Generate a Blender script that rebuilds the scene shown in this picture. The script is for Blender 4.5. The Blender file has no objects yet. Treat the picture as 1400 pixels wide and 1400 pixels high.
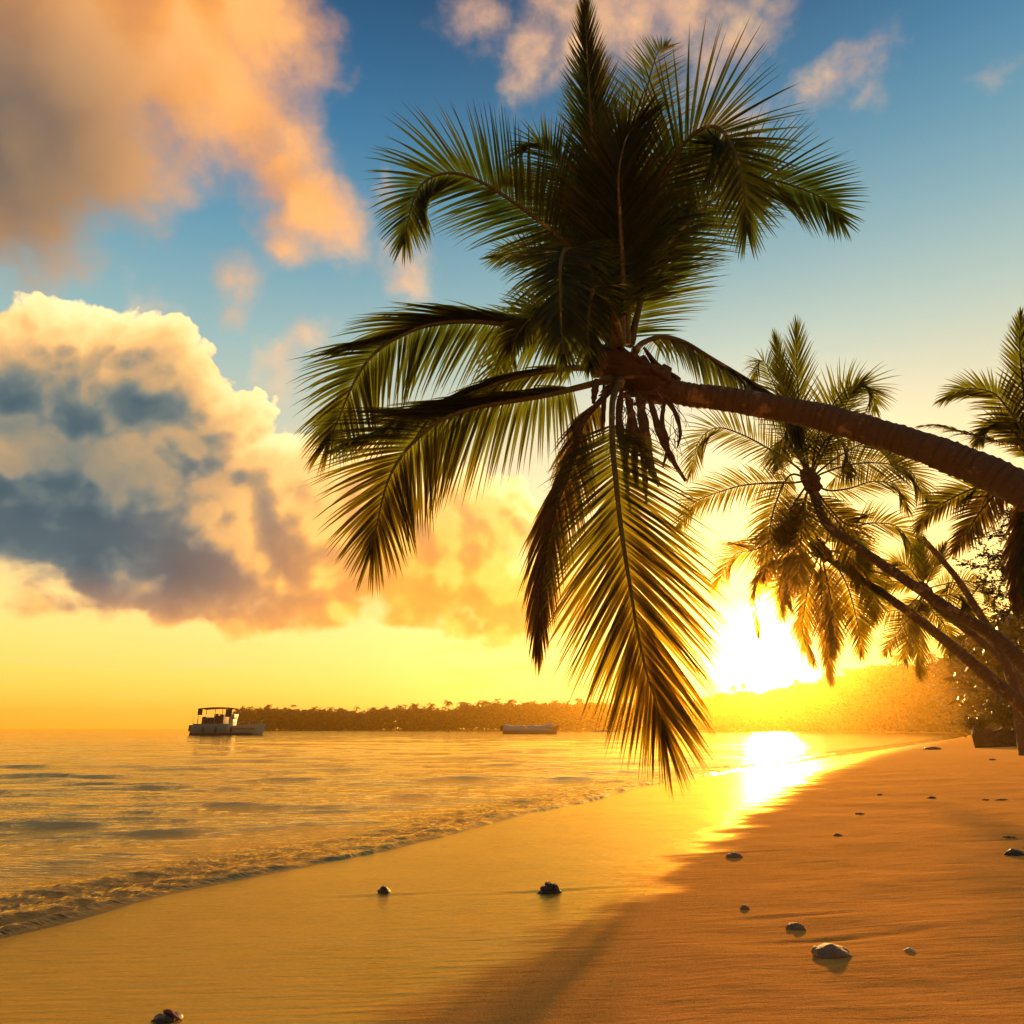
import bpy, math, random
import numpy as np
from mathutils import Vector, Matrix

HAZE = 0.00047
random.seed(7)
RNG = np.random.default_rng(11)
SC = bpy.context.scene
COL = SC.collection

# ------------------------------------------------------------------ camera
F = 1400 * 24.0 / 36.0                 # focal length in photograph pixels
HORIZON = 996.5
PITCH = math.atan((HORIZON - 700) / F)
CAM_H = 0.95
CP, SP = math.cos(PITCH), math.sin(PITCH)

cam_d = bpy.data.cameras.new('camera')
cam_d.lens = 24.0
cam_d.sensor_width = 36.0
cam_d.sensor_fit = 'HORIZONTAL'
cam_d.clip_start = 0.05
cam_d.clip_end = 20000
cam = bpy.data.objects.new('camera', cam_d)
COL.objects.link(cam)
cam.location = (0, 0, CAM_H)
cam.rotation_euler = (math.pi / 2 + PITCH, 0, 0)
SC.camera = cam


def ray(px, py):
    u = (px - 700) / F
    v = (700 - py) / F
    return Vector((u, CP - v * SP, SP + v * CP))


def at(px, py, Y):
    """world point seen at photograph pixel (px, py), Y metres ahead"""
    r = ray(px, py)
    k = Y / r.y
    return Vector((r.x * k, Y, CAM_H + r.z * k))


def ground(px, py, z=0.0):
    r = ray(px, py)
    k = (z - CAM_H) / r.z
    return Vector((r.x * k, r.y * k, z))


SUN_DIR = ray(1040, 903).normalized()
LAMP_DIR = ray(1040, 838).normalized()      # the light itself stands a little above the bright patch of cloud
SUN_EL = math.asin(LAMP_DIR.z)
SUN_ROT = math.atan2(LAMP_DIR.x, LAMP_DIR.y)

# ------------------------------------------------------------------ node helpers


class NT:
    def __init__(self, tree):
        self.t = tree

    def new(self, typ, **kw):
        n = self.t.nodes.new(typ)
        for k, v in kw.items():
            setattr(n, k, v)
        return n

    def put(self, sock, v):
        if isinstance(v, bpy.types.NodeSocket):
            self.t.links.new(v, sock)
        elif v is not None:
            if sock.type in ('RGBA',) and len(v) == 3:
                v = (*v, 1)
            sock.default_value = v

    def m(self, op, a, b=None, c=None, clamp=False):
        n = self.new('ShaderNodeMath', operation=op, use_clamp=clamp)
        self.put(n.inputs[0], a)
        if b is not None:
            self.put(n.inputs[1], b)
        if c is not None:
            self.put(n.inputs[2], c)
        return n.outputs[0]

    def v(self, op, a, b=None, scale=None):
        n = self.new('ShaderNodeVectorMath', operation=op)
        self.put(n.inputs[0], a)
        if b is not None:
            self.put(n.inputs[1], b)
        if scale is not None:
            self.put(n.inputs['Scale'], scale)
        return n.outputs['Value'] if op in ('DISTANCE', 'DOT_PRODUCT', 'LENGTH') else n.outputs['Vector']

    def step(self, x, a, b, lo=0.0, hi=1.0, smooth=True):
        n = self.new('ShaderNodeMapRange', interpolation_type='SMOOTHSTEP' if smooth else 'LINEAR', clamp=True)
        self.put(n.inputs['Value'], x)
        n.inputs['From Min'].default_value = a
        n.inputs['From Max'].default_value = b
        n.inputs['To Min'].default_value = lo
        n.inputs['To Max'].default_value = hi
        return n.outputs['Result']

    def noise(self, vec, scale, detail=4, rough=0.55, dist=0.0, col=False):
        n = self.new('ShaderNodeTexNoise')
        self.put(n.inputs['Vector'], vec)
        n.inputs['Scale'].default_value = scale
        n.inputs['Detail'].default_value = detail
        n.inputs['Roughness'].default_value = rough
        n.inputs['Distortion'].default_value = dist
        return n.outputs['Color'] if col else n.outputs['Fac']

    def voro(self, vec, scale, rand=1.0):
        n = self.new('ShaderNodeTexVoronoi')
        self.put(n.inputs['Vector'], vec)
        n.inputs['Scale'].default_value = scale
        n.inputs['Randomness'].default_value = rand
        return n.outputs['Distance']

    def mix(self, f, a, b, mode='MIX', clamp=False):
        n = self.new('ShaderNodeMix', data_type='RGBA', blend_type=mode)
        n.clamp_result = clamp
        self.put(n.inputs['Factor'], f)
        self.put(n.inputs['A'] if False else n.inputs[6], a)
        self.put(n.inputs[7], b)
        return n.outputs[2]

    def ramp(self, f, stops, interp='LINEAR'):
        n = self.new('ShaderNodeValToRGB')
        cr = n.color_ramp
        cr.interpolation = interp
        while len(cr.elements) < len(stops):
            cr.elements.new(0.5)
        for e, (p, c) in zip(cr.elements, stops):
            e.position = p
            e.color = (*c, 1) if len(c) == 3 else c
        self.put(n.inputs[0], f)
        return n.outputs[0]

    def attr(self, name, out='Fac'):
        n = self.new('ShaderNodeAttribute', attribute_name=name)
        return n.outputs[out]


def lin(r, g, b):
    """sRGB 0-255 to linear"""
    f = lambda c: (c / 255 / 12.92) if c / 255 < 0.04045 else ((c / 255 + 0.055) / 1.055) ** 2.4
    return (f(r), f(g), f(b))


# ------------------------------------------------------------------ world: Nishita sky, aureole, procedural clouds
def build_world():
    w = bpy.data.worlds.new('World')
    SC.world = w
    w.use_nodes = True
    t = w.node_tree
    t.nodes.clear()
    n = NT(t)
    out = n.new('ShaderNodeOutputWorld')
    bg = n.new('ShaderNodeBackground')
    t.links.new(bg.outputs[0], out.inputs[0])
    co = n.new('ShaderNodeTexCoord')
    d = n.v('NORMALIZE', co.outputs['Generated'])

    sky = n.new('ShaderNodeTexSky')
    sky.sky_type = 'NISHITA'
    sky.sun_disc = False
    sky.sun_elevation = SUN_EL
    sky.sun_rotation = SUN_ROT
    sky.air_density = 1.0
    sky.dust_density = 1.6
    sky.ozone_density = 2.0

    sep = n.new('ShaderNodeSeparateXYZ')
    n.put(sep.inputs[0], d)
    el = sep.outputs['Z']
    csun = n.v('DOT_PRODUCT', d, tuple(SUN_DIR))
    ang = n.m('ARCCOSINE', n.m('MINIMUM', csun, 0.99999))      # radians from the sun

    # dusk colours by height; Nishita gives the base
    rows = [(996, (246, 166, 42)), (940, (248, 184, 66)), (880, (246, 194, 98)), (800, (236, 194, 122)), (700, (220, 194, 146)), (600, (184, 182, 156)),
            (500, (146, 168, 162)), (400, (108, 148, 158)), (300, (76, 128, 150)), (200, (46, 106, 138)), (100, (27, 86, 120)), (0, (16, 69, 102)), (-160, (12, 52, 82))]
    grad = n.ramp(n.m('MULTIPLY', el, 1.1), [(max(0, ray(760, y).normalized().z) * 1.1, lin(*c)) for y, c in rows])
    nish = n.v('SCALE', sky.outputs[0], scale=0.10)
    base = n.mix(0.12, grad, nish)
    # the side away from the sun is a deeper blue
    away = n.step(ang, 0.55, 1.25)
    base = n.mix(n.m('MULTIPLY', away, n.step(el, 0.12, 0.45)), base,
                 n.mix(1.0, base, (0.62, 0.86, 1.0), 'MULTIPLY'))
    # warm bank of light round the sun
    warm = n.m('MULTIPLY', n.m('EXPONENT', n.m('MULTIPLY', n.m('POWER', n.m('DIVIDE', ang, 0.34), 2.0), -1.0)), n.step(el, 0.5, 0.0))
    base = n.mix(n.m('MULTIPLY', warm, 0.9), base, (1.25, 0.78, 0.13))

    # ---------------- cloud fields
    def blobset(lst):
        o = []
        for (px, py, r) in lst:
            c = ray(px, py).normalized()
            rr = ((ray(px + r, py).normalized() - c).length + (ray(px, py + r).normalized() - c).length) / 2
            o.append((tuple(c), rr))
        return o

    def warp(vec, amps):
        for (s, a, det) in amps:
            c = n.noise(vec, s, det, 0.55, col=True)
            vec = n.v('ADD', vec, n.v('SCALE', n.v('SUBTRACT', c, (0.5, 0.5, 0.5)), scale=a))
        return vec

    def field(vec, blobs, k=0.03):
        f = None
        for c, r in blobs:
            g = n.m('SUBTRACT', r, n.v('DISTANCE', vec, c))
            f = g if f is None else n.m('SMOOTH_MAX', f, g, k)
        return f

    def cumulus(vec, blobs, amps, bill, k=0.02):
        wv = warp(vec, amps)
        f = field(wv, blobs, k)
        for (s, a) in bill:
            vd = n.voro(wv, s)
            f = n.m('ADD', f, n.m('MULTIPLY', n.m('SUBTRACT', 0.53, vd), a))
        return f

    right = Vector((1, 0, 0)); up = Vector((0, -SP, CP))

    # 1. the big cumulus on the left
    cu = blobset([(-60, 480, 130), (50, 480, 105), (150, 515, 95), (222, 525, 84), (285, 600, 88), (345, 640, 66), (275, 550, 60), (310, 590, 60),
                  (30, 620, 170), (160, 670, 170), (280, 720, 140), (390, 695, 88), (430, 720, 105), (520, 760, 95),
                  (170, 760, 100), (330, 770, 95), (-90, 660, 150), (240, 790, 80), (450, 785, 82), (590, 790, 88), (660, 790, 88),
                  (650, 735, 68), (720, 805, 72), (560, 815, 66), (735, 705, 40), (790, 805, 66), (400, 800, 72), (500, 700, 82), (590, 735, 78), (670, 715, 62), (420, 650, 45), (480, 835, 58), (545, 845, 55), (620, 845, 58), (690, 850, 58), (750, 850, 50), (640, 665, 40), (700, 680, 40), (300, 850, 45), (380, 850, 48), (60, 830, 50), (150, 850, 55), (230, 860, 55), (330, 875, 60), (440, 880, 60), (560, 880, 55), (660, 885, 55), (750, 880, 50)])
    A = [(3.2, 0.09, 2), (11.0, 0.034, 5), (38.0, 0.010, 4)]
    B = [(10.0, 0.026), (21.0, 0.026), (44.0, 0.018), (95.0, 0.008)]
    def add_bill(f, wv, bill):
        for (sc_, am_) in bill:
            f = n.m('ADD', f, n.m('MULTIPLY', n.m('SUBTRACT', 0.53, n.voro(wv, sc_)), am_))
        return f
    wv0 = warp(d, A)
    fbase = field(wv0, cu, 0.02)
    B = [(9.0, 0.058), (21.0, 0.034), (44.0, 0.018), (95.0, 0.008)]
    BR = [(9.0, 0.030), (21.0, 0.028), (44.0, 0.016)]
    f0 = add_bill(fbase, wv0, B)
    fr0 = add_bill(fbase, wv0, BR)
    elb = ray(400, 880).normalized().z
    flat = n.m('ADD', el, n.m('MULTIPLY', n.m('SUBTRACT', n.noise(d, 5.0, 5, 0.55), 0.5), 0.06))
    fb = n.m('MULTIPLY', n.m('MAXIMUM', n.m('SUBTRACT', elb + 0.028, flat), 0.0), 1.9)
    f0 = n.m('SUBTRACT', f0, fb)
    L = (right * 0.55 + up * 0.85).normalized() * 0.030
    f1 = cumulus(n.v('ADD', d, tuple(L)), cu, A, BR)
    lit = n.m('DIVIDE', n.m('SUBTRACT', fr0, f1), 0.030)
    hard = n.step(el, 0.16, 0.36)                           # crisp tops, soft bases
    alpha = n.mix(hard, n.step(f0, -0.004, 0.034), n.step(f0, 0.000, 0.007))
    alpha = n.m('MULTIPLY', alpha, 1.0)
    thin = n.step(f0, 0.004, 0.060, 1.0, 0.0)
    relief = n.step(lit, -0.75, 0.95)
    soft = n.noise(warp(d, [(5.0, 0.10, 3)]), 8.5, 6, 0.62)
    # optical depth: thick core is blue grey, thin edges and sunward billows glow
    core = field(warp(d, [(4.5, 0.07, 2), (14.0, 0.03, 4)]), blobset([(20, 575, 80), (150, 690, 115), (190, 580, 55), (90, 630, 95), (230, 650, 70), (110, 780, 80), (60, 670, 100), (250, 790, 70), (-60, 600, 90)]), 0.03)
    dark = n.m('MULTIPLY', n.step(core, -0.12, 0.15), n.step(n.noise(d, 5.0, 4, 0.55), 0.30, 0.66, 0.84, 1.16))
    bright = n.m('ADD', 0.10, n.m('ADD', n.m('MULTIPLY', relief, 0.52), n.m('MULTIPLY', thin, 0.30)))
    bright = n.m('ADD', bright, n.m('MULTIPLY', n.m('SUBTRACT', soft, 0.5), 0.42))
    bright = n.m('SUBTRACT', bright, n.m('MULTIPLY', dark, 0.60))
    bright = n.step(bright, -0.45, 1.0, smooth=False)
    q = lambda p: (p + 0.45) / 1.45
    ccol = n.ramp(bright, [(0.0, lin(44, 68, 82)), (q(-.20), lin(60, 83, 94)), (q(0.0), lin(84, 99, 102)), (q(0.12), lin(108, 112, 106)), (q(0.24), lin(136, 124, 104)),
                           (q(0.38), lin(176, 142, 102)), (q(0.54), lin(220, 170, 108)), (q(0.74), lin(246, 198, 130)), (1.0, lin(252, 224, 170))])
    near = n.m('MULTIPLY', n.step(ang, 0.92, 0.45), n.step(el, 0.46, 0.16))
    gold = n.ramp(bright, [(q(-.2), lin(176, 108, 50)), (q(0.05), lin(208, 126, 46)), (q(0.35), lin(234, 150, 52)), (q(0.65), lin(250, 184, 76)), (1.0, lin(255, 236, 160))])
    ccol = n.mix(n.m('MULTIPLY', near, 0.95), ccol, gold)
    low = n.step(el, 0.20, 0.11)
    ccol = n.mix(n.m('MULTIPLY', low, 0.55), ccol, n.mix(0.4, gold, lin(214, 150, 84)))

    # 2. soft high cloud, top left
    hi = blobset([(-40, 40, 190), (80, 60, 180), (220, 60, 150), (330, 20, 120), (40, 220, 140), (150, 200, 110), (300, 130, 90), (360, 170, 55),
                  (-60, 260, 150), (60, 320, 70), (400, 40, 60), (385, 215, 72), (420, 275, 74), (395, 335, 52), (460, 300, 55), (350, 280, 25),
                  (310, 380, 36), (330, 400, 30), (-100, 340, 80)])
    Ah = [(4.0, 0.10, 2), (10.0, 0.07, 6), (30.0, 0.022, 5)]
    h0 = field(warp(d, Ah), hi, 0.04)
    halpha = n.step(n.m('ADD', h0, n.m('MULTIPLY', n.m('SUBTRACT', n.noise(d, 16, 6, 0.6), 0.5), 0.07)), -0.016, 0.060)
    hlit = n.m('DIVIDE', n.m('SUBTRACT', h0, field(warp(n.v('ADD', d, tuple(right * 0.04 - up * 0.02)), Ah), hi, 0.04)), 0.045)
    hb = n.m('ADD', n.step(hlit, -0.5, 1.0, 0.30, 0.80), n.m('MULTIPLY', n.m('SUBTRACT', n.noise(d, 4, 3, 0.5), 0.5), 0.5), clamp=True)
    shade = n.step(n.v('DISTANCE', d, tuple(ray(-20, 190).normalized())), 0.04, 0.27)   # thick, grey on the left
    hcol = n.mix(shade, n.ramp(hb, [(0.0, lin(70, 74, 80)), (1.0, lin(132, 106, 82))]),
                 n.ramp(hb, [(0.0, lin(178, 116, 76)), (0.5, lin(216, 144, 74)), (1.0, lin(232, 170, 108))]))

    # 3. pink wisps along the top and to the right
    wi = blobset([(650, 10, 40), (720, 50, 55), (790, 50, 60), (860, 20, 70), (720, 105, 32), (940, 15, 60), (1000, 50, 45), (760, 0, 50), (700, 130, 18), (960, 90, 35), (1040, 10, 35),
                  (1130, 110, 30), (1160, 90, 32), (1180, 75, 26), (1190, 115, 22), (1130, 135, 20), (1390, 80, 16), (1185, 60, 16), (880, 165, 22), (1010, 155, 40),
                  (530, 260, 20), (480, 330, 30), (385, 505, 40), (430, 470, 30), (200, 420, 30), (560, 360, 40)])
    Aw = [(6.0, 0.09, 3), (17.0, 0.06, 6), (50.0, 0.014, 4)]
    w0 = field(warp(d, Aw), wi, 0.02)
    walpha = n.m('MULTIPLY', n.step(n.m('ADD', w0, n.m('MULTIPLY', n.m('SUBTRACT', n.noise(d, 24, 6, 0.6), 0.5), 0.08)), -0.02, 0.06), n.step(el, 0.25, 0.7, 0.5, 0.85))
    wcol = n.ramp(n.noise(d, 14, 5, 0.55), [(0.3, lin(182, 144, 126)), (0.5, lin(226, 172, 122)), (0.7, lin(240, 192, 130))])

    # 4. faint low streaks over the horizon
    st = n.new('ShaderNodeMapping')
    st.inputs['Scale'].default_value = (2.2, 2.2, 26.0)
    n.put(st.inputs[0], d)
    sn = n.noise(st.outputs[0], 2.2, 5, 0.55)
    salpha = n.m('MULTIPLY', n.m('MULTIPLY', n.step(sn, 0.53, 0.68), n.step(el, 0.02, 0.06)), n.step(el, 0.22, 0.10))
    scol = n.mix(n.step(ang, 0.2, 1.0), lin(255, 200, 70), lin(240, 178, 120))

    c = n.mix(walpha, base, wcol)
    c = n.mix(halpha, c, hcol)
    c = n.mix(n.m('MULTIPLY', salpha, 0.55), c, scol)
    c = n.mix(alpha, c, ccol)
    c = n.v('SCALE', c, scale=n.step(el, 0.06, 0.30, 0.96, 0.84))
    # sun aureole: the blown-out sun seen through thin cloud
    wob = n.m('ADD', ang, n.m('MULTIPLY', n.m('SUBTRACT', sn, 0.5), 0.05))

    def glow(sig, amp, col, p=2.0):
        g = n.m('MULTIPLY', n.m('EXPONENT', n.m('MULTIPLY', n.m('POWER', n.m('MAXIMUM', n.m('DIVIDE', wob, sig), 0.0), p), -1.0)), amp)
        return n.v('SCALE', col, scale=g)
    c = n.v('ADD', c, glow(0.041, 8.0, (1.0, 0.86, 0.55)))
    c = n.v('ADD', c, glow(0.085, 1.1, (1.0, 0.76, 0.22), 1.0))
    c = n.v('ADD', c, glow(0.26, 0.34, (1.0, 0.66, 0.08), 1.0))
    # below the horizon nothing but dim warm light
    c = n.mix(n.step(el, -0.04, -0.2), c, (0.25, 0.15, 0.06))
    c = n.v('SCALE', c, scale=n.step(ang, 1.25, 2.1, 1.0, 0.42))
    n.put(bg.inputs['Color'], c)
    bg.inputs['Strength'].default_value = 1.0
    w.cycles.sampling_method = 'MANUAL'
    w.cycles.sample_map_resolution = 1024


build_world()

sun_d = bpy.data.lights.new('sun', 'SUN')
sun_d.energy = 5.0
sun_d.angle = math.radians(2.0)
sun_d.color = (1.0, 0.50, 0.12)
sun = bpy.data.objects.new('sun', sun_d)
COL.objects.link(sun)
sun.rotation_euler = (-LAMP_DIR).to_track_quat('-Z', 'Y').to_euler()
sun.location = (0, 0, 30)

SC.view_settings.view_transform = 'Standard'
SC.view_settings.look = 'None'
SC.view_settings.exposure = 0.84
SC.view_settings.gamma = 1
SC.render.engine = 'CYCLES'
SC.cycles.use_adaptive_sampling = True
SC.cycles.adaptive_threshold = 0.015
SC.cycles.adaptive_min_samples = 16
SC.cycles.use_denoising = True
SC.cycles.denoiser = 'OPENIMAGEDENOISE'
SC.cycles.max_bounces = 8
SC.cycles.transparent_max_bounces = 12
SC.cycles.volume_bounces = 0
SC.cycles.sample_clamp_indirect = 6

# ------------------------------------------------------------------ tagging and mesh helpers
def tag(o, label=None, cat=None, group=None, kind=None):
    if label:
        o['label'] = label
    if cat:
        o['category'] = cat
    if group:
        o['group'] = group
    if kind:
        o['kind'] = kind
    return o


def empty(name, loc=(0, 0, 0), rz=0.0):
    o = bpy.data.objects.new(name, None)
    o.empty_display_size = 0.3
    o.location = loc
    o.rotation_euler = (0, 0, rz)
    COL.objects.link(o)
    return o


def mesh_obj(name, verts, faces, mat=None, parent=None, smooth=True, attrs=None):
    """verts in world space (or in the parent's space when the parent is given and verts are local)"""
    me = bpy.data.meshes.new(name)
    me.from_pydata([tuple(v) for v in verts], [], faces)
    if smooth:
        me.polygons.foreach_set('use_smooth', [True] * len(me.polygons))
    if attrs:
        for k, a in attrs.items():
            at_ = me.attributes.new(k, 'FLOAT', 'POINT')
            at_.data.foreach_set('value', np.asarray(a, dtype=np.float32))
    me.update()
    o = bpy.data.objects.new(name, me)
    if mat:
        me.materials.append(mat)
    COL.objects.link(o)
    if parent:
        o.parent = parent
    return o


def grid_obj(name, P, mat, attrs=None, mask=None):
    """P: (rows, cols, 3) array -> one sheet; mask keeps quads"""
    R, C, _ = P.shape
    idx = np.arange(R * C).reshape(R, C)
    q = np.stack([idx[:-1, :-1], idx[:-1, 1:], idx[1:, 1:], idx[1:, :-1]], -1).reshape(-1, 4)
    V = P.reshape(-1, 3)
    at_ = {k: a.reshape(-1) for k, a in (attrs or {}).items()}
    if mask is not None:
        mk = mask.reshape(-1)
        q = q[mk[q].any(1)]
        used = np.unique(q)
        re = np.full(len(V), -1)
        re[used] = np.arange(len(used))
        q = re[q]
        V = V[used]
        at_ = {k: a[used] for k, a in at_.items()}
    me = bpy.data.meshes.new(name)
    me.vertices.add(len(V))
    me.vertices.foreach_set('co', V.astype(np.float32).reshape(-1))
    me.loops.add(len(q) * 4)
    me.loops.foreach_set('vertex_index', q.astype(np.int32).reshape(-1))
    me.polygons.add(len(q))
    me.polygons.foreach_set('loop_start', (np.arange(len(q)) * 4).astype(np.int32))
    me.polygons.foreach_set('use_smooth', np.ones(len(q), dtype=bool))
    for k, a in at_.items():
        x = me.attributes.new(k, 'FLOAT', 'POINT')
        x.data.foreach_set('value', a.astype(np.float32))
    me.update(calc_edges=True)
    me.materials.append(mat)
    o = bpy.data.objects.new(name, me)
    COL.objects.link(o)
    return o


def new_mat(name):
    m = bpy.data.materials.new(name)
    m.use_nodes = True
    m.node_tree.nodes.clear()
    n = NT(m.node_tree)
    out = n.new('ShaderNodeOutputMaterial')
    return m, n, out


def principled(n, out=None, **kw):
    b = n.new('ShaderNodeBsdfPrincipled')
    for k, v in kw.items():
        n.put(b.inputs[k.replace('_', ' ')], v)
    if out is not None:
        n.t.links.new(b.outputs[0], out.inputs['Surface'])
    return b


def bump(n, h, strength=0.5, dist=0.02, normal=None):
    b = n.new('ShaderNodeBump')
    b.inputs['Strength'].default_value = strength
    b.inputs['Distance'].default_value = dist
    n.put(b.inputs['Height'], h)
    if normal is not None:
        n.put(b.inputs['Normal'], normal)
    return b.outputs[0]


def objco(n, scale=(1, 1, 1), rot=(0, 0, 0)):
    tc = n.new('ShaderNodeTexCoord')
    mp = n.new('ShaderNodeMapping')
    mp.inputs['Scale'].default_value = scale
    mp.inputs['Rotation'].default_value = rot
    n.t.links.new(tc.outputs['Object'], mp.inputs[0])
    return mp.outputs[0]


# ------------------------------------------------------------------ numpy noise and distances
PERM = RNG.permutation(4096)
GANG = RNG.random(4096) * 2 * np.pi


def perlin(x, y):
    xi = np.floor(x).astype(np.int64)
    yi = np.floor(y).astype(np.int64)
    xf, yf = x - xi, y - yi

    def g(ix, iy, dx, dy):
        a = GANG[PERM[(PERM[ix & 4095] + iy) & 4095]]
        return np.cos(a) * dx + np.sin(a) * dy
    u = xf * xf * xf * (xf * (xf * 6 - 15) + 10)
    v = yf * yf * yf * (yf * (yf * 6 - 15) + 10)
    a = g(xi, yi, xf, yf) * (1 - u) + g(xi + 1, yi, xf - 1, yf) * u
    b = g(xi, yi + 1, xf, yf - 1) * (1 - u) + g(xi + 1, yi + 1, xf - 1, yf - 1) * u
    return (a * (1 - v) + b * v) * 1.5


def fbm(x, y, o=4, rough=0.5):
    s, a = 0, 1.0
    for k in range(o):
        s = s + a * perlin(x * 2 ** k + 17.3 * k, y * 2 ** k - 9.1 * k)
        a *= rough
    return s


def sstep(x, a, b):
    t = np.clip((x - a) / (b - a), 0, 1)
    return t * t * (3 - 2 * t)


def signed_dist(X, Y, line, poly):
    """distance to the open polyline 'line'; positive inside polygon 'poly'"""
    x, y = X.reshape(-1), Y.reshape(-1)
    dmin = np.full(x.shape, 1e18)
    for (ax, ay), (bx, by) in zip(line[:-1], line[1:]):
        ex, ey = bx - ax, by - ay
        l2 = ex * ex + ey * ey
        t = np.clip(((x - ax) * ex + (y - ay) * ey) / l2, 0, 1)
        dd = (x - ax - t * ex) ** 2 + (y - ay - t * ey) ** 2
        dmin = np.minimum(dmin, dd)
    ins = np.zeros(x.shape, dtype=bool)
    n = len(poly)
    for i in range(n):
        ax, ay = poly[i]
        bx, by = poly[(i + 1) % n]
        if ay == by:
            continue
        c = ((ay > y) != (by > y)) & (x < (bx - ax) * (y - ay) / (by - ay) + ax)
        ins ^= c
    d = np.sqrt(dmin)
    return np.where(ins, d, -d).reshape(X.shape)


def smooth_line(pts, n=6):
    """Catmull-Rom through 2-D or 3-D points"""
    P = [Vector(p) for p in pts]
    P = [P[0] * 2 - P[1]] + P + [P[-1] * 2 - P[-2]]
    o = []
    for i in range(1, len(P) - 2):
        for k in range(n):
            t = k / n
            a, b, c, d = P[i - 1], P[i], P[i + 1], P[i + 2]
            o.append(0.5 * ((2 * b) + (c - a) * t + (2 * a - 5 * b + 4 * c - d) * t * t + (3 * b - a - 3 * c + d) * t ** 3))
    o.append(P[-2])
    return o


# ------------------------------------------------------------------ shoreline in plan
def plan(px, D):
    r = ray(px, HORIZON)
    return (r.x / r.y * D, D)


near_px = [(-60, 1300), (0, 1281), (100, 1257), (200, 1228), (300, 1208), (400, 1188), (500, 1168), (600, 1146), (720, 1112), (800, 1097),
           (890, 1073), (1000, 1056), (1100, 1041), (1200, 1026), (1280, 1014), (1325, 1005.5)]
NEAR = [tuple(ground(*p)[:2]) for p in near_px]
FAR = [plan(1318, 140), plan(1290, 170), plan(1230, 205), plan(1150, 250), plan(1050, 310), plan(960, 360), plan(850, 410), plan(700, 440), plan(560, 452), plan(440, 462), plan(318, 470)]
sx, sy = NEAR[0]
BACK = [(-3000, -900), (-60, -16), (-9, -0.6)]
_mid = [tuple(p) for p in smooth_line([Vector(p).to_3d() for p in NEAR], 3)]
SHORE = BACK + [(p[0], p[1]) for p in _mid] + FAR + [plan(312, 560), plan(300, 900), (-1500, 9000)]
WPOLY = SHORE + [(-9000, 9000), (-9000, -900)]
# wet sand boundary
wet_px = [(1330, 1004.8), (1200, 1036), (1130, 1062), (1095, 1085), (1050, 1112), (1000, 1150), (950, 1190), (890, 1236), (840, 1268), (770, 1312), (700, 1356), (630, 1398), (560, 1450), (500, 1520)]
WET = [tuple(ground(*p)[:2]) for p in wet_px][::-1]
WETL = [(-20, -60), (-3, -3.5), (-0.6, 0.4)] + WET
WETP = WETL + FAR + SHORE[-3:] + [(-9000, 9000), (-9000, -900), (-20, -900)]

rings = [0.35]
while rings[-1] < 9500:
    r = rings[-1]
    rings.append(r * (1.0065 if r < 26 else (1.016 if r < 160 else 1.05)))
rings = np.array(rings)
angs = np.concatenate([np.radians(np.linspace(-180, -56, 60, endpoint=False)),
                       np.radians(np.linspace(-56, 56, 560, endpoint=False)),
                       np.radians(np.linspace(56, 180, 61))])
RR, AA = np.meshgrid(rings, angs, indexing='ij')
GX, GY = RR * np.sin(AA), RR * np.cos(AA)
SD = signed_dist(GX, GY, SHORE, WPOLY)          # + in the water
WD = signed_dist(GX, GY, WETL, WETP)            # + wet side


SCOUR = [(ground(x, y, .05).x, ground(x, y, .05).y, k) for x, y, k in [(1143, 1309, 1.0), (1091, 1272, .7), (1006, 1173, .7), (752, 1222, .9), (524, 1221, .7), (1394, 1170, .8), (1246, 1302, .4)]]


def sand_height(X, Y, sd, wd):
    land = np.maximum(-sd, 0)
    z = np.where(sd > 0, -0.09 * np.minimum(sd, 3) - 0.035 * np.clip(sd - 3, 0, 60), 0.0)
    z = z + 0.030 * np.minimum(land, 3.0) + 0.05 * np.clip(land - 3.0, 0, 4) + 0.03 * np.clip(land - 7.0, 0, 12)
    z = np.minimum(z, 0.62)
    dry = sstep(-wd, 0.0, 1.0)
    amp = 0.004 + 0.007 * dry
    z = z + amp * fbm(X * 0.9, Y * 1.1, 3) * sstep(land, 0.1, 1.0) + 0.0016 * dry * fbm(X * 5, Y * 9, 2)
    for (sx_, sy_, k_) in SCOUR:                       # backwash lines trailing from the stones
        ex = (X - sx_) / (0.16 + 0.05 * sy_)
        ey = (Y - sy_ - 0.10 * (X - sx_)) / (0.010 + 0.004 * sy_)
        z = z - 0.006 * k_ * np.exp(-ex * ex - ey * ey) + 0.004 * k_ * np.exp(-ex * ex - (ey - 2.0) ** 2)
    return z


ZS = sand_height(GX, GY, SD, WD)
wetn = fbm(GX * 1.3, GY * 2.2, 4) * 0.22
scale_w = 0.10 + 0.02 * RR
WETNESS = sstep(WD + wetn * np.minimum(1, RR / 4), -scale_w, scale_w * 1.6)


def sample_ground(x, y):
    X = np.array([[x]], dtype=float)
    Y = np.array([[y]], dtype=float)
    return float(sand_height(X, Y, signed_dist(X, Y, SHORE, WPOLY), signed_dist(X, Y, WETL, WETP))[0, 0])


def on_sand(px, py):
    """the point of the sand seen at a pixel"""
    z = 0.05
    for _ in range(8):
        g = ground(px, py, z)
        z = sample_ground(g.x, g.y)
    return Vector((g.x, g.y, z))


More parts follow.
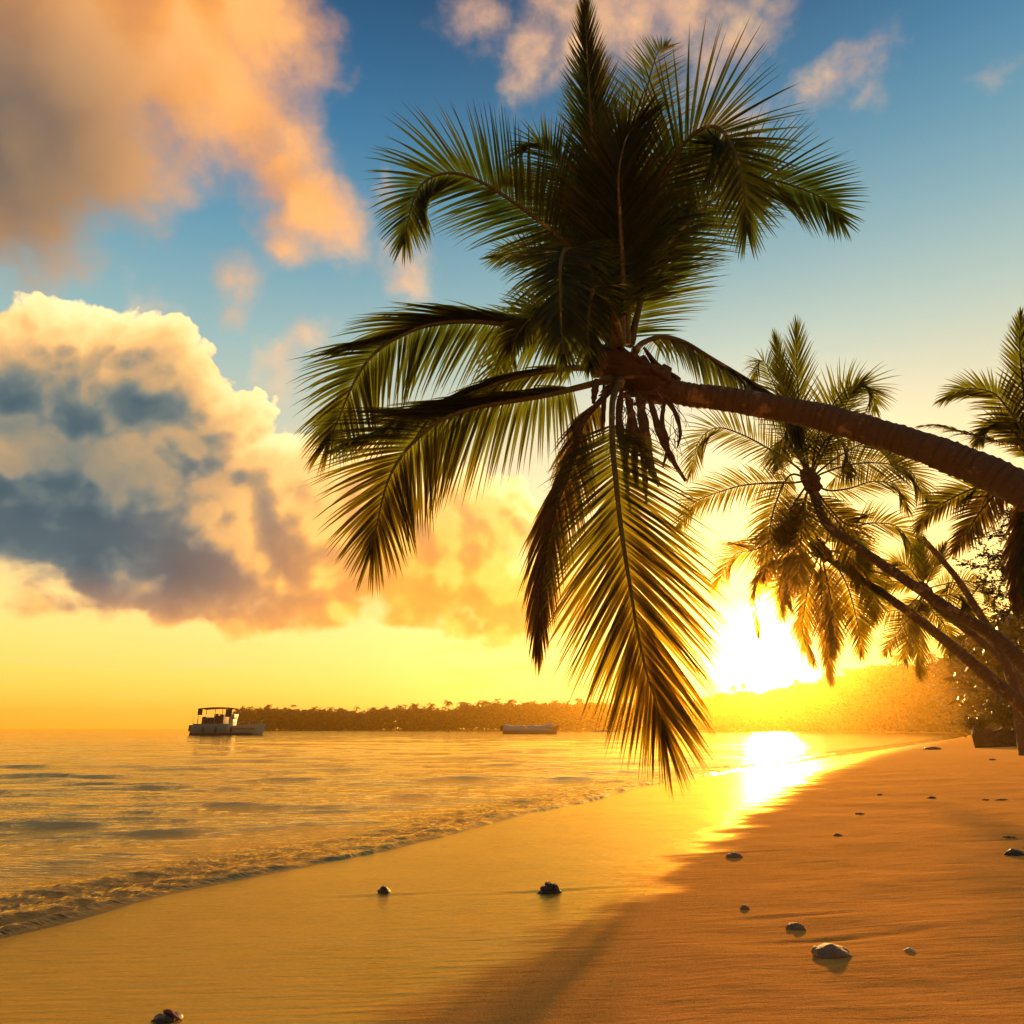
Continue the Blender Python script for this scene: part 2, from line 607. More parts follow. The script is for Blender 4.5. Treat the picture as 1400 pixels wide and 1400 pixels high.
# ------------------------------------------------------------------ sand
def sand_material():
    m, n, out = new_mat('sand')
    wet = n.attr('wet')
    p = objco(n)
    st = objco(n, (1.4, 9.0, 1.0), (0, 0, math.radians(-7)))
    grain = n.noise(p, 260, 3, 0.7)
    mid = n.noise(p, 60, 4, 0.65)
    streak = n.noise(st, 2.6, 5, 0.6)
    big = n.noise(p, 1.1, 4, 0.5)
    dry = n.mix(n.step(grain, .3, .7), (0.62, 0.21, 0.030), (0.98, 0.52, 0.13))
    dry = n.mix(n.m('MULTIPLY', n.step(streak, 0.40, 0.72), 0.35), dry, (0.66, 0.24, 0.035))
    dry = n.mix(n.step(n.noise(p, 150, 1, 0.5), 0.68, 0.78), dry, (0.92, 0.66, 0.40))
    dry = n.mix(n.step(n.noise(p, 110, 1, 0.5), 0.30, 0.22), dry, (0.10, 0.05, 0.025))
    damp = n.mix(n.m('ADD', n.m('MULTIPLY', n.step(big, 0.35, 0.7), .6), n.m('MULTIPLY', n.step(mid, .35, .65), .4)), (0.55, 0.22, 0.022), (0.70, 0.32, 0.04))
    col = n.mix(wet, dry, damp)
    wn = n.m('ADD', wet, n.m('MULTIPLY', n.m('SUBTRACT', streak, 0.5), 0.35), clamp=True)
    rough = n.step(wn, 0.0, 1.0, 0.85, 0.0, smooth=False)
    rough = n.m('ADD', n.m('MULTIPLY', rough, 0.88), n.m('ADD', 0.13, n.m('MULTIPLY', streak, 0.12)))
    h = n.m('ADD', n.m('MULTIPLY', grain, n.step(wet, 0, 1, 0.0045, 0.0004)), n.m('MULTIPLY', mid, n.step(wet, 0, 1, 0.006, 0.0004)))
    h = n.m('ADD', h, n.m('MULTIPLY', streak, n.step(wet, 0, 1, 0.012, 0.012)))
    nb = bump(n, h, 1.0, 1.0)
    # fine dark wash lines
    wl = objco(n, (0.8, 4.6, 1.0), (0, 0, math.radians(-9)))
    ln = n.noise(wl, 1.5, 5, 0.62)
    lines = n.step(n.m('ABSOLUTE', n.m('SUBTRACT', ln, 0.52)), 0.0, 0.016, 1.0, 0.0)
    lines = n.m('MULTIPLY', lines, n.step(n.noise(p, 1.7, 3, 0.6), 0.45, 0.62))
    col = n.mix(n.m('MULTIPLY', lines, 0.55), col, (0.22, 0.075, 0.012))
    di = n.new('ShaderNodeBsdfDiffuse')
    n.put(di.inputs['Color'], col)
    di.inputs['Roughness'].default_value = 0.6
    n.put(di.inputs['Normal'], nb)
    # the film of water on wet sand; golden light put into its reflection colour
    gl = n.new('ShaderNodeBsdfGlossy')
    n.put(gl.inputs['Color'], n.mix(wet, (1.0, 0.56, 0.16), (1.0, 0.76, 0.24)))  # gloss tinted orange on dry sand, gold on wet, for the evening light
    n.put(gl.inputs['Roughness'], rough)
    n.put(gl.inputs['Normal'], bump(n, n.m('ADD', n.m('MULTIPLY', streak, 0.011), n.m('MULTIPLY', mid, 0.0012)), 1.0, 1.0))
    fr = n.new('ShaderNodeFresnel')
    fr.inputs['IOR'].default_value = 2.7
    mx = n.new('ShaderNodeMixShader')
    n.put(mx.inputs[0], n.m('MULTIPLY', fr.outputs[0], n.step(wn, 0.15, 0.95, 0.40, 1.0)))
    n.t.links.new(di.outputs[0], mx.inputs[1])
    n.t.links.new(gl.outputs[0], mx.inputs[2])
    n.t.links.new(mx.outputs[0], out.inputs['Surface'])
    return m


beach = grid_obj('beach', np.stack([GX, GY, ZS], -1), sand_material(), {'wet': WETNESS})
tag(beach, kind='structure')


# ------------------------------------------------------------------ sea
def sea_height():
    z = np.zeros_like(GX)
    fade = sstep(SD, 0.25, 2.2)
    nearf = 1 - sstep(RR, 24, 60)
    wx = GX + 0.5 * fbm(GX * 0.3, GY * 0.3, 2)
    wy = GY + 0.6 * fbm(GX * 0.22 + 5, GY * 0.3, 3)
    # long low swells lying nearly across the view
    for lam, amp, ang, ph in [(3.4, .028, 8, 0.3), (2.1, .026, -5, 1.9), (1.35, .017, 14, 4.0), (0.9, .010, -16, 2.2), (0.62, .006, 24, 5.1), (0.45, .0035, -30, 0.9), (5.6, .026, 3, 2.6)]:
        a = math.radians(ang)
        k = 2 * math.pi / lam
        cut = 1 - sstep(RR, lam * 14, lam * 34)
        s = np.sin(k * (wx * math.sin(a) + wy * math.cos(a)) + ph + 1.2 * fbm(GX * 0.35 / lam, GY * 0.35 / lam, 2))
        mod = 0.55 + 0.75 * perlin(GX * 0.35 / lam + ph, GY * 0.55 / lam)
        z += amp * (s + 0.25 * s * s) * np.clip(mod, 0, 1.4) * cut
    z += 0.007 * fbm(GX * 1.6, GY * 4.0, 3) * (1 - sstep(RR, 10, 25))
    z *= fade * 0.9 + 0.1
    # the small wave turning over at the edge, broken into pieces along the shore
    along = fbm(GX * 0.9, GY * 0.9, 3)
    size = np.clip(0.70 + 0.03 * RR, 0.7, 1.5)
    dd = (SD + 0.10 * along) / size
    ridge = np.exp(-((dd - 0.26) / 0.17) ** 2) * 0.036 * (0.7 + 0.6 * fbm(GX * 2.1, GY * 2.1, 3)) + np.exp(-((dd - 0.85) / 0.20) ** 2) * 0.020 * (0.6 + 0.8 * along)
    front = np.exp(-((dd - 0.06) / 0.05) ** 2) * 0.026 * (0.7 + 0.7 * fbm(GX * 1.3 + 4, GY * 1.3, 3))
    turb = sstep(dd, -0.05, 0.12) * (1 - sstep(dd, 0.45, 1.35))
    rough = turb * 0.8 * (0.014 * fbm(GX * 4.0, GY * 9.0, 5, 0.66) + 0.013 * np.abs(fbm(GX * 13, GY * 26, 4, 0.6)))
    z += (ridge + front + rough) * 0.85 * np.clip(size, 0.7, 1.4) * (1 - sstep(RR, 45, 130))
    z = np.where(SD < 0, np.minimum(z, 0.004) + 0.05 * SD, z)
    return z, turb


ZW, TURB = sea_height()
SHAL = np.clip(ZW - ZS, 0, 1.5)


def sea_material():
    m, n, out = new_mat('sea_water')
    dep = n.attr('depth')
    tb = n.attr('turb')
    p1 = objco(n, (1.0, 2.6, 1.0))
    p2 = objco(n, (1, 1, 1))
    n1 = n.noise(p1, 2.3, 5, 0.55)
    n2 = n.noise(p1, 12.0, 4, 0.6)
    n3 = n.noise(p1, 0.35, 5, 0.55)
    h = n.m('ADD', n.m('MULTIPLY', n1, 0.030), n.m('MULTIPLY', n2, 0.013))
    h = n.m('ADD', h, n.m('MULTIPLY', n3, 0.12))
    nb = bump(n, h, 0.50, 1.0)
    body = n.mix(n.step(dep, 0.0, 0.5), (0.30, 0.16, 0.05), (0.07, 0.085, 0.062))
    body = n.mix(n.m('MULTIPLY', tb, 0.45), body, (0.14, 0.060, 0.020))
    foam = n.m('MULTIPLY', n.step(n.noise(p2, 26, 4, 0.7), 0.58, 0.70), n.m('MULTIPLY', tb, 0.8))
    body = n.mix(n.m('MULTIPLY', foam, 0.30), body, (0.55, 0.45, 0.36))
    di = n.new('ShaderNodeBsdfDiffuse')
    n.put(di.inputs['Color'], body)
    n.put(di.inputs['Normal'], nb)
    gb = n.new('ShaderNodeBsdfGlossy')
    gb.inputs['Color'].default_value = (1.0, 0.85, 0.50, 1)  # golden evening light put into the reflection tint
    n.put(gb.inputs['Roughness'], n.m('ADD', 0.05, n.m('MULTIPLY', foam, 0.4)))
    n.put(gb.inputs['Normal'], nb)
    fb_ = n.new('ShaderNodeFresnel')
    fb_.inputs['IOR'].default_value = 1.5
    n.put(fb_.inputs['Normal'], nb)
    b = n.new('ShaderNodeMixShader')
    n.put(b.inputs[0], n.m('MULTIPLY', fb_.outputs[0], n.step(tb, 0, 1, 1.0, 0.5)))
    n.put(b.inputs[1], di.outputs[0])
    n.put(b.inputs[2], gb.outputs[0])
    tr = n.new('ShaderNodeBsdfTransparent')
    tr.inputs[0].default_value = (0.80, 0.66, 0.46, 1)
    gl = n.new('ShaderNodeBsdfGlossy')
    gl.inputs['Roughness'].default_value = 0.05
    gl.inputs['Color'].default_value = (1.0, 0.78, 0.40, 1)  # same gold light put into the shallows' reflection tint
    n.put(gl.inputs['Normal'], nb)
    fr = n.new('ShaderNodeFresnel')
    fr.inputs['IOR'].default_value = 1.45
    n.put(fr.inputs['Normal'], nb)
    clear = n.new('ShaderNodeMixShader')
    n.put(clear.inputs[0], fr.outputs[0])
    n.put(clear.inputs[1], tr.outputs[0])
    n.put(clear.inputs[2], gl.outputs[0])
    mx = n.new('ShaderNodeMixShader')
    n.put(mx.inputs[0], n.step(dep, 0.0, 0.16, 0.25, 1.0))
    n.put(mx.inputs[1], clear.outputs[0])
    n.put(mx.inputs[2], b.outputs[0])
    n.t.links.new(mx.outputs[0], out.inputs['Surface'])
    return m


sea = grid_obj('sea', np.stack([GX, GY, ZW], -1), sea_material(), {'depth': SHAL, 'turb': TURB}, mask=SD > -0.35)
tag(sea, kind='structure')

# ------------------------------------------------------------------ palms
def leaf_material(name, c_dark, c_light, trans, tcol):
    m, n, out = new_mat(name)
    sh = n.attr('shade')
    p = objco(n)
    v = n.noise(p, 3.0, 3, 0.6)
    f = n.m('ADD', n.m('MULTIPLY', sh, 0.75), n.m('MULTIPLY', v, 0.35), clamp=True)
    col = n.mix(f, c_dark, c_light)
    tip = n.attr('tip')
    brown = n.mix(n.noise(p, 9.0, 2, 0.5), (0.16, 0.075, 0.022), (0.30, 0.17, 0.05))
    col = n.mix(n.m('MULTIPLY', tip, n.step(v, 0.42, 0.60)), col, brown)
    b = principled(n, None, Base_Color=col, Roughness=0.48)
    b.inputs['Specular IOR Level'].default_value = 0.22
    t = n.new('ShaderNodeBsdfTranslucent')
    n.put(t.inputs[0], n.mix(f, tcol, tuple(min(1, c * 1.5) for c in tcol)))
    # thin blades pass light on mainly forwards, so they glow when the sun stands behind them
    fw = n.new('ShaderNodeBsdfRefraction')
    fw.inputs['IOR'].default_value = 1.02
    fw.inputs['Roughness'].default_value = 0.56
    n.put(fw.inputs['Color'], n.mix(f, (0.46, 0.33, 0.020), (0.95, 0.68, 0.04)))
    m0 = n.new('ShaderNodeMixShader')
    m0.inputs[0].default_value = 0.5
    n.t.links.new(t.outputs[0], m0.inputs[1])
    n.t.links.new(fw.outputs[0], m0.inputs[2])
    mx = n.new('ShaderNodeMixShader')
    mx.inputs[0].default_value = trans
    n.t.links.new(b.outputs[0], mx.inputs[1])
    n.t.links.new(m0.outputs[0], mx.inputs[2])
    n.t.links.new(mx.outputs[0], out.inputs['Surface'])
    return m


def bark_material(name, c0, c1):
    m, n, out = new_mat(name)
    p = objco(n)
    a = n.noise(p, 7, 5, 0.65)
    b_ = n.noise(p, 38, 4, 0.65)
    col = n.mix(n.m('ADD', n.m('MULTIPLY', a, 0.7), n.m('MULTIPLY', b_, 0.4), clamp=True), c0, c1)
    col = n.mix(n.step(n.noise(p, 3.4, 5, 0.65), 0.57, 0.66), col, tuple(c * 1.9 for c in c1))
    rg = n.attr('ring')
    col = n.mix(n.m('MULTIPLY', rg, n.step(a, .35, .65, .12, .75)), col, tuple(c * .35 for c in c0))
    h = n.m('ADD', n.m('MULTIPLY', a, 0.045), n.m('MULTIPLY', b_, 0.022))
    principled(n, out, Base_Color=col, Roughness=0.9, Normal=bump(n, h, 0.9, 1.0))
    return m


M_LEAF = leaf_material('palm_leaf', (0.006, 0.010, 0.002), (0.020, 0.030, 0.005), 0.50, (0.080, 0.105, 0.007))
M_LEAF_DRY = leaf_material('palm_leaf_dry', (0.05, 0.028, 0.010), (0.13, 0.075, 0.024), 0.28, (0.22, 0.11, 0.02))
M_RACHIS = bark_material('palm_rachis', (0.05, 0.045, 0.012), (0.15, 0.125, 0.04))
M_BARK = bark_material('palm_bark', (0.050, 0.030, 0.018), (0.14, 0.088, 0.052))
M_FIBRE = bark_material('palm_fibre', (0.035, 0.018, 0.009), (0.11, 0.060, 0.028))


def resample(pts, n):
    P = smooth_line(pts, 10)
    L = [0.0]
    for a, b in zip(P[:-1], P[1:]):
        L.append(L[-1] + (b - a).length)
    o = []
    j = 0
    for k in range(n):
        s = L[-1] * k / (n - 1)
        while j < len(L) - 2 and L[j + 1] < s:
            j += 1
        t = (s - L[j]) / max(1e-9, L[j + 1] - L[j])
        o.append(P[j].lerp(P[j + 1], min(1, max(0, t))))
    return o, L[-1]


def tube(pts, radii, sides=8, cap=True, squash=1.0):
    V, Fc = [], []
    prev = None
    for i, p in enumerate(pts):
        t = (pts[min(i + 1, len(pts) - 1)] - pts[max(i - 1, 0)]).normalized()
        if prev is None:
            ref = Vector((0, 0, 1)) if abs(t.z) < 0.9 else Vector((0, 1, 0))
            s = t.cross(ref).normalized()
        else:
            s = (prev - t * prev.dot(t)).normalized()
        prev = s
        u = s.cross(t)
        for k in range(sides):
            a = 2 * math.pi * k / sides
            V.append(p + (s * math.cos(a) + u * math.sin(a) * squash) * radii[i])
    for i in range(len(pts) - 1):
        for k in range(sides):
            a, b = i * sides + k, i * sides + (k + 1) % sides
            Fc.append((a, b, b + sides, a + sides))
    if cap:
        Fc.append(tuple(range(sides))[::-1])
        Fc.append(tuple(range((len(pts) - 1) * sides, len(pts) * sides)))
    return V, Fc


CAMP = Vector((0, 0, CAM_H))


def frond_geo(ctrl, L, face=0.75, t0=0.14, pairs=75, width=0.045, droop=0.30, lift=0.15, segs=5, rnd=None, ang=(68, 24), both=(1, 1), rwid=0.028, fold=0.0, ragged=0.08, bunch=0.0):
    """leaflets and rachis of one pinnate frond along world-space control points"""
    rnd = rnd or random
    N = 48
    P, length = resample(ctrl, N)
    T = [(P[min(i + 1, N - 1)] - P[max(i - 1, 0)]).normalized() for i in range(N)]
    S = []
    prev = None
    for i in range(N):
        nh = ((CAMP - P[i]).normalized() * face + Vector((0, 0, 1)) * (1 - face))
        s = T[i].cross(nh)
        if s.length < 0.25 and prev is not None:
            s = prev.copy()
        s = (s - T[i] * s.dot(T[i])).normalized()
        if prev is not None:
            if s.dot(prev) < 0:
                s = -s
            s = (prev * 0.6 + s * 0.4)
            s = (s - T[i] * s.dot(T[i])).normalized()
        S.append(s)
        prev = s
    V, Fc, SH, TP = [], [], [], []
    for j in range(pairs):
        for sd in (-1, 1):
            if both[0 if sd < 0 else 1] == 0:
                continue
            u = t0 + (1 - t0) * (j + 0.5 + rnd.uniform(-0.25, 0.25)) / pairs
            x = min(u, 0.999) * (N - 1)
            i = int(x)
            f = x - i
            p = P[i].lerp(P[i + 1], f)
            t = T[i].lerp(T[i + 1], f).normalized()
            s = S[i].lerp(S[i + 1], f).normalized() * sd
            nn = S[i].cross(T[i]).normalized()
            if nn.dot(CAMP - p) < 0 and face > 0.5:
                nn = -nn
            w = (u - t0) / (1 - t0)
            prof = (0.50 + 0.50 * math.sin(min(1, w / 0.42) * math.pi / 2)) if w < 0.42 else (1 - 0.62 * ((w - 0.42) / 0.58) ** 1.5)
            ll = L * prof * rnd.uniform(0.88, 1.06) * both[0 if sd < 0 else 1]
            if rnd.random() < ragged:
                ll *= rnd.uniform(0.35, 0.85)
            a = math.radians(ang[0] + (ang[1] - ang[0]) * w ** 0.9 + rnd.uniform(-3.5, 3.5))
            if w > .90:
                a *= 1 - .75 * (w - .90) / .10
            if bunch and s.z > 0:
                kk = min(1, max(0, (w - bunch) / .22))
                a *= .22 + .78 * kk * kk * (3 - 2 * kk)
            d = (t * math.cos(a) + s * math.sin(a) + nn * (lift * (1 - 0.5 * w) + rnd.uniform(-0.07, 0.07))).normalized()
            if fold:
                d = (d * (1 - fold) + Vector((0, 0, -1)) * fold).normalized()
            wv = (t - d * t.dot(d))
            if wv.length < 0.05:
                wv = nn.cross(d)
            wv.normalize()
            tw = rnd.uniform(-0.45, 0.45)
            bn = d.cross(wv)
            wv = (wv * math.cos(tw) + bn * math.sin(tw)).normalized()
            hw = width * (0.75 + 0.35 * prof) * rnd.uniform(0.85, 1.1) / 2
            dr = droop * rnd.uniform(0.6, 1.4)
            base = len(V)
            cur = p.copy()
            dd = d.copy()
            shade = min(1, max(0, rnd.gauss(0.45, 0.22)))
            tipb = rnd.random() ** 2
            for q in range(segs + 1):
                z = q / segs
                k = hw * (min(1, 0.45 + z * 3.0)) * (1 - z ** 1.6) + 0.0005
                fd = dd.cross(wv) * (k * 0.35)
                V += [cur - wv * k, cur + fd, cur + wv * k]
                SH += [shade] * 3
                TP += [z ** 2 * tipb] * 3
                if q < segs:
                    dd = (dd + Vector((0, 0, -1)) * (dr * (0.3 + 1.5 * z) / segs * 1.6)).normalized()
                    cur = cur + dd * (ll / segs)
            for q in range(segs):
                o = base + q * 3
                Fc += [(o, o + 1, o + 4, o + 3), (o + 1, o + 2, o + 5, o + 4)]
    R = []
    for i in range(N):
        z = i / (N - 1)
        R.append(max(0.0035, rwid * (1 - z) ** 0.8 + 0.003) * (1.35 if z < 0.04 else 1))
    rv, rf = tube(P[::1], R, 6)
    return V, Fc, SH, TP, rv, rf


def add_frond(root, ctrl, L, name='frond', mat=None, label=None, **kw):
    mat = mat or M_LEAF
    V, Fc, SH, TP, rv, rf = frond_geo(ctrl, L, **kw)
    o0 = root.matrix_world.translation.copy() if False else root.location.copy()
    o = mesh_obj(name, [v - o0 for v in V], Fc, mat, root, True, {'shade': SH, 'tip': TP})
    if label:
        o['label'] = label
    r = mesh_obj('rachis', [v - o0 for v in rv], rf, M_RACHIS if mat is M_LEAF else M_FIBRE, o)
    return o


def trunk_geo(pts, radii, ringstep=0.09, sides=18, n=None):
    length = sum((b - a).length for a, b in zip(pts[:-1], pts[1:]))
    n = n or max(24, int(length / ringstep * 4))
    P, length = resample(pts, n)
    rr = np.interp(np.linspace(0, 1, n), np.linspace(0, 1, len(radii)), radii)
    out = []
    global RING
    RING = []
    ph = 0
    for i in range(n):
        ph += (length / n) / (ringstep * random.uniform(0.45, 1.75))
        saw = ph % 1.0
        RING += [max(0.0, 1 - saw * 2.6) * random.uniform(.6, 1)] * sides
        out.append(rr[i] * (1 + 0.085 * (1 - saw) ** 2 + random.uniform(-0.006, 0.006)))
    V, Fc = tube(P, out, sides)
    V2 = []
    for k, v in enumerate(V):
        c = P[k // sides]
        a = k % sides
        V2.append(c + (v - c) * (1 + 0.05 * math.sin(a * 1.7 + 0.23 * (k // sides)) * math.sin((k // sides) * 0.11) + random.uniform(-0.02, 0.02)))
    return V2, Fc


def palm_root(base, label, group=None):
    r = empty('coconut_palm', base)
    tag(r, label, 'palm tree', group)
    return r


def loc_mesh(name, root, V, Fc, mat, smooth=True, parent=None, attrs=None):
    o0 = root.location
    return mesh_obj(name, [v - o0 for v in V], Fc, mat, parent or root, smooth, attrs)


def fibre_hub(root, c, axis, r, length, name='crown_base', sheaths=0):
    """matted heart of the crown, wrapped in the split bases of old fronds"""
    pts = [c - axis * length * 0.6 + axis * length * 1.2 * k / 13 for k in range(14)]
    rad = [r * (0.62 + 0.38 * math.sin(math.pi * (0.10 + 0.80 * k / 13)) + random.uniform(-0.08, 0.08)) for k in range(14)]
    rad[-1] *= 0.4
    V, Fc = tube(pts, rad, 18)
    V = [v + Vector((random.uniform(-1, 1), random.uniform(-1, 1), random.uniform(-1, 1))) * r * 0.16 for v in V]
    o = loc_mesh(name, root, V, Fc, M_FIBRE)
    u = axis.orthogonal().normalized()
    w = axis.cross(u)
    for k in range(sheaths):
        a = 2.4 * k
        side = u * math.cos(a) + w * math.sin(a)
        b0 = c - axis * length * (0.55 - 0.85 * k / sheaths) + side * r * 0.62
        e = b0 + side * r * random.uniform(.5, 1.1) + axis * random.uniform(.10, .34) + Vector((0, 0, -.10 * random.random()))
        p, _ = resample([b0 - axis * .16, b0 + side * r * .22, e], 8)
        tv, tf = tube(p, [.075, .078, .072, .060, .050, .042, .034, random.uniform(.006, .028)], 7, squash=0.5)
        loc_mesh('frond_base', root, tv, tf, M_FIBRE)
    return o


# --- the big leaning palm -------------------------------------------------------------
Y0 = 7.4
base_z = sample_ground(7.7, 5.2)
main = palm_root((7.7, 5.2, base_z), 'large dark coconut palm, thick trunk leaning in from the right edge over the sand')
tp = [at(868, 512, Y0), at(925, 536, 7.35), at(1000, 547, 7.2), at(1100, 565, 6.95), at(1200, 592, 6.65), at(1300, 626, 6.35), at(1400, 671, 6.05),
      at(1530, 760, 5.75), at(1680, 900, 5.45), Vector((7.7, 5.2, base_z - 0.15))]
tV, tF = trunk_geo(tp, [0.140, 0.138, 0.140, 0.147, 0.158, 0.173, 0.190, 0.21, 0.24, 0.33], 0.085, 20)
loc_mesh('trunk', main, tV, tF, M_BARK, attrs={'ring': RING})
fibre_hub(main, at(862, 510, Y0), (tp[0] - tp[1]).normalized(), 0.235, 0.80, sheaths=22)

MF = [  # control points (photograph px, px, metres relative to the trunk top), leaflet length, options
    # upper left, arching over
    ([(838, 470, 0.0), (815, 380, -.1), (765, 325, -.2), (700, 275, -.3), (645, 243, -.4), (603, 238, -.5), (570, 262, -.6), (552, 330, -.7)], 0.98, dict(face=.7, droop=.35)),
    # behind it
    ([(838, 470, 0.2), (805, 380, .7), (768, 310, 1.2), (732, 262, 1.6), (700, 245, 1.9), (672, 262, 2.1)], 0.80, dict(face=.75, droop=.2)),
    # upright spear
    ([(846, 460, 0.0), (828, 330, 0.0), (812, 210, .1), (804, 100, .3), (799, -12, .6)], 0.80, dict(face=.85, ang=(40, 10), droop=.04, lift=.25, pairs=95, width=.062)),
    ([(848, 460, 0.1), (838, 320, 0.3), (822, 200, .5), (812, 130, .7), (806, 60, 1.0)], 0.95, dict(face=.8, ang=(52, 16), droop=.10, lift=.2)),
    # upper right, arching towards the viewer
    ([(856, 470, -.1), (863, 371, -.3), (886, 294, -.5), (909, 240, -.7), (932, 200, -.9), (956, 178, -1.1), (980, 174, -1.3), (1002, 200, -1.5), (1016, 250, -1.6), (1021, 312, -1.6)], 1.04, dict(face=.7, droop=.22, pairs=95, lift=.05)),
    # tall one behind
    ([(854, 460, .2), (850, 350, .6), (862, 240, 1.0), (880, 140, 1.4), (898, 75, 1.8), (912, 62, 2.1)], 1.15, dict(face=.8, droop=.10)),
    # right
    ([(862, 470, .2), (890, 370, .3), (945, 300, .3), (1000, 256, .3), (1045, 245, .2), (1090, 256, .1), (1125, 272, .0), (1150, 300, -.1)], 1.02, dict(face=.8, droop=.16)),
    # short inner ones
    ([(842, 470, -.3), (818, 390, -.8), (785, 345, -1.3), (768, 352, -1.7), (766, 410, -2.0), (770, 488, -2.1)], 0.75, dict(face=.35, droop=.6, pairs=70)),
    ([(836, 475, .2), (800, 410, .5), (755, 365, .8), (715, 345, 1.0), (678, 352, 1.1)], 0.66, dict(face=.8, droop=.3, pairs=55)),
    # left, level then hanging
    ([(832, 488, 0), (790, 462, -.1), (729, 449, -.25), (657, 440, -.4), (611, 441, -.5), (577, 447, -.6), (549, 459, -.7), (523, 474, -.8), (500, 497, -.85), (484, 523, -.9), (472, 550, -.9), (460, 580, -.9), (447, 606, -.9)], 1.00, dict(face=.75, droop=.42, pairs=95, bunch=.50)),
    ([(836, 484, .3), (790, 452, .6), (745, 438, .9), (705, 450, 1.2), (682, 500, 1.3), (676, 540, 1.3)], 0.72, dict(face=.7, droop=.5, pairs=55)),
    # left, lower pair
    ([(834, 508, 0), (800, 503, -.1), (757, 506, -.2), (700, 518, -.3), (640, 540, -.4), (580, 562, -.5), (525, 590, -.55), (470, 612, -.6)], 0.74, dict(face=.6, droop=.55, ang=(46, 14), pairs=80, bunch=.7)),
    ([(836, 518, -.1), (790, 530, -.25), (743, 541, -.4), (690, 550, -.5), (640, 560, -.6), (600, 576, -.7), (577, 594, -.75), (554, 617, -.8), (537, 643, -.85), (526, 671, -.9), (518, 705, -.9), (508, 752, -.9)], 1.10, dict(face=.8, droop=.34, pairs=100, bunch=.36)),
    # hanging, lower
    ([(846, 518, -.1), (834, 534, -.15), (797, 577, -.3), (786, 620, -.35), (773, 657, -.4), (757, 700, -.45), (745, 757, -.45), (738, 814, -.45), (735, 880, -.45)], 0.78, dict(face=.7, fold=.35, droop=.5, ang=(48, 16), pairs=70)),
    ([(850, 520, -.2), (838, 545, -.4), (837, 600, -.6), (842, 657, -.75), (850, 729, -.85), (859, 786, -.9), (871, 860, -.95), (884, 920, -1.0), (896, 957, -1.0), (908, 1005, -1.0)], 1.22, dict(face=.85, droop=.22, ang=(58, 18), pairs=105, t0=.2)),
    # over the trunk, right
    ([(868, 480, .3), (880, 468, .45), (905, 461, .6), (935, 468, .75), (971, 489, .85), (1014, 514, .95), (1050, 536, 1.0), (1078, 560, 1.0), (1092, 600, 1.0)], 0.72, dict(face=.55, droop=1.0, fold=.45, pairs=80)),
    # inner fronds that fill the heart of the crown
    ([(846, 460, .1), (828, 380, .2), (798, 290, .4), (764, 226, .6), (738, 196, .7), (716, 206, .8)], 0.95, dict(face=.8, droop=.2)),
    ([(854, 460, .3), (872, 360, .5), (908, 275, .7), (955, 226, .8), (1000, 232, .8), (1036, 280, .7)], 0.85, dict(face=.8, droop=.2)),
    ([(850, 465, -.2), (852, 380, -.4), (848, 300, -.6), (846, 240, -.8), (856, 190, -.9), (872, 168, -1.0)], 1.05, dict(face=.85, droop=.12, ang=(60, 20))),
    ([(860, 472, .2), (874, 420, .3), (892, 362, .4), (914, 312, .5), (940, 290, .5)], 1.0, dict(face=.8, droop=.22, pairs=80, t0=.05, ang=(80, 26))),
    ([(842, 474, -.2), (804, 446, -.4), (764, 430, -.6), (726, 436, -.8), (696, 474, -.9)], 0.52, dict(face=.6, droop=.6, pairs=60)),
    ([(850, 470, -.3), (840, 430, -.6), (826, 400, -.9), (812, 396, -1.2), (804, 440, -1.4), (806, 500, -1.4)], 0.50, dict(face=.35, droop=.6, pairs=60)),
    ([(856, 470, .4), (846, 400, .8), (826, 330, 1.2), (800, 280, 1.6), (780, 270, 1.9)], 0.95, dict(face=.8, droop=.1)),
]
ML = {13: 'drooping brown dry frond hanging below the crown', 14: 'long frond hanging to the waterline, backlit gold by the sun', 2: 'upright spear frond at the top of the crown'}
rnd = random.Random(5)
for k, (cp, L, kw) in enumerate(MF):
    kw = dict(dict(width=.050, pairs=95), **kw)
    kw['width'] *= .74
    kw['rwid'] = .040
    kw['pairs'] = int(kw['pairs'] * 1.38)
    if not kw.get('fold'):
        kw['droop'] = kw.get('droop', .3) * .62
    kw['ang'] = kw.get('ang', (72, 26))
    add_frond(main, [at(x, y, Y0 + dy) for x, y, dy in cp], L * 1.16, rnd=rnd, mat=M_LEAF_DRY if k == 13 else None, label=ML.get(k), **kw)

# dead stalks and hanging sheaths under the crown
for pts, r in [([(858, 540), (866, 590), (868, 640), (872, 668)], .030), ([(872, 540), (882, 590), (890, 640), (902, 665)], .034), ([(888, 545), (902, 590), (920, 630), (938, 658)], .026),
               ([(850, 530), (846, 570), (852, 620), (860, 650)], .024), ([(900, 535), (921, 560), (930, 590), (926, 612)], .026), ([(826, 525), (825, 560), (824, 578), (825, 598)], .018),
               ([(816, 518), (813, 535), (811, 552)], .024), ([(880, 550), (876, 600), (880, 630), (884, 690)], .022), ([(864, 545), (858, 600), (855, 640), (862, 700)], .020), ([(910, 540), (905, 575), (912, 610), (906, 640)], .018)]:
    P, _ = resample([at(x, y, Y0 - 0.25 + 0.02 * i) for i, (x, y) in enumerate(pts)], 14)
    rad = [r * (0.5 + 1.3 * math.sin(math.pi * (0.15 + 0.8 * i / 13))) * rnd.uniform(.8, 1.2) for i in range(14)]
    V, Fc = tube(P, rad, 7, squash=0.45)
    loc_mesh('dead_stalk', main, V, Fc, M_FIBRE)
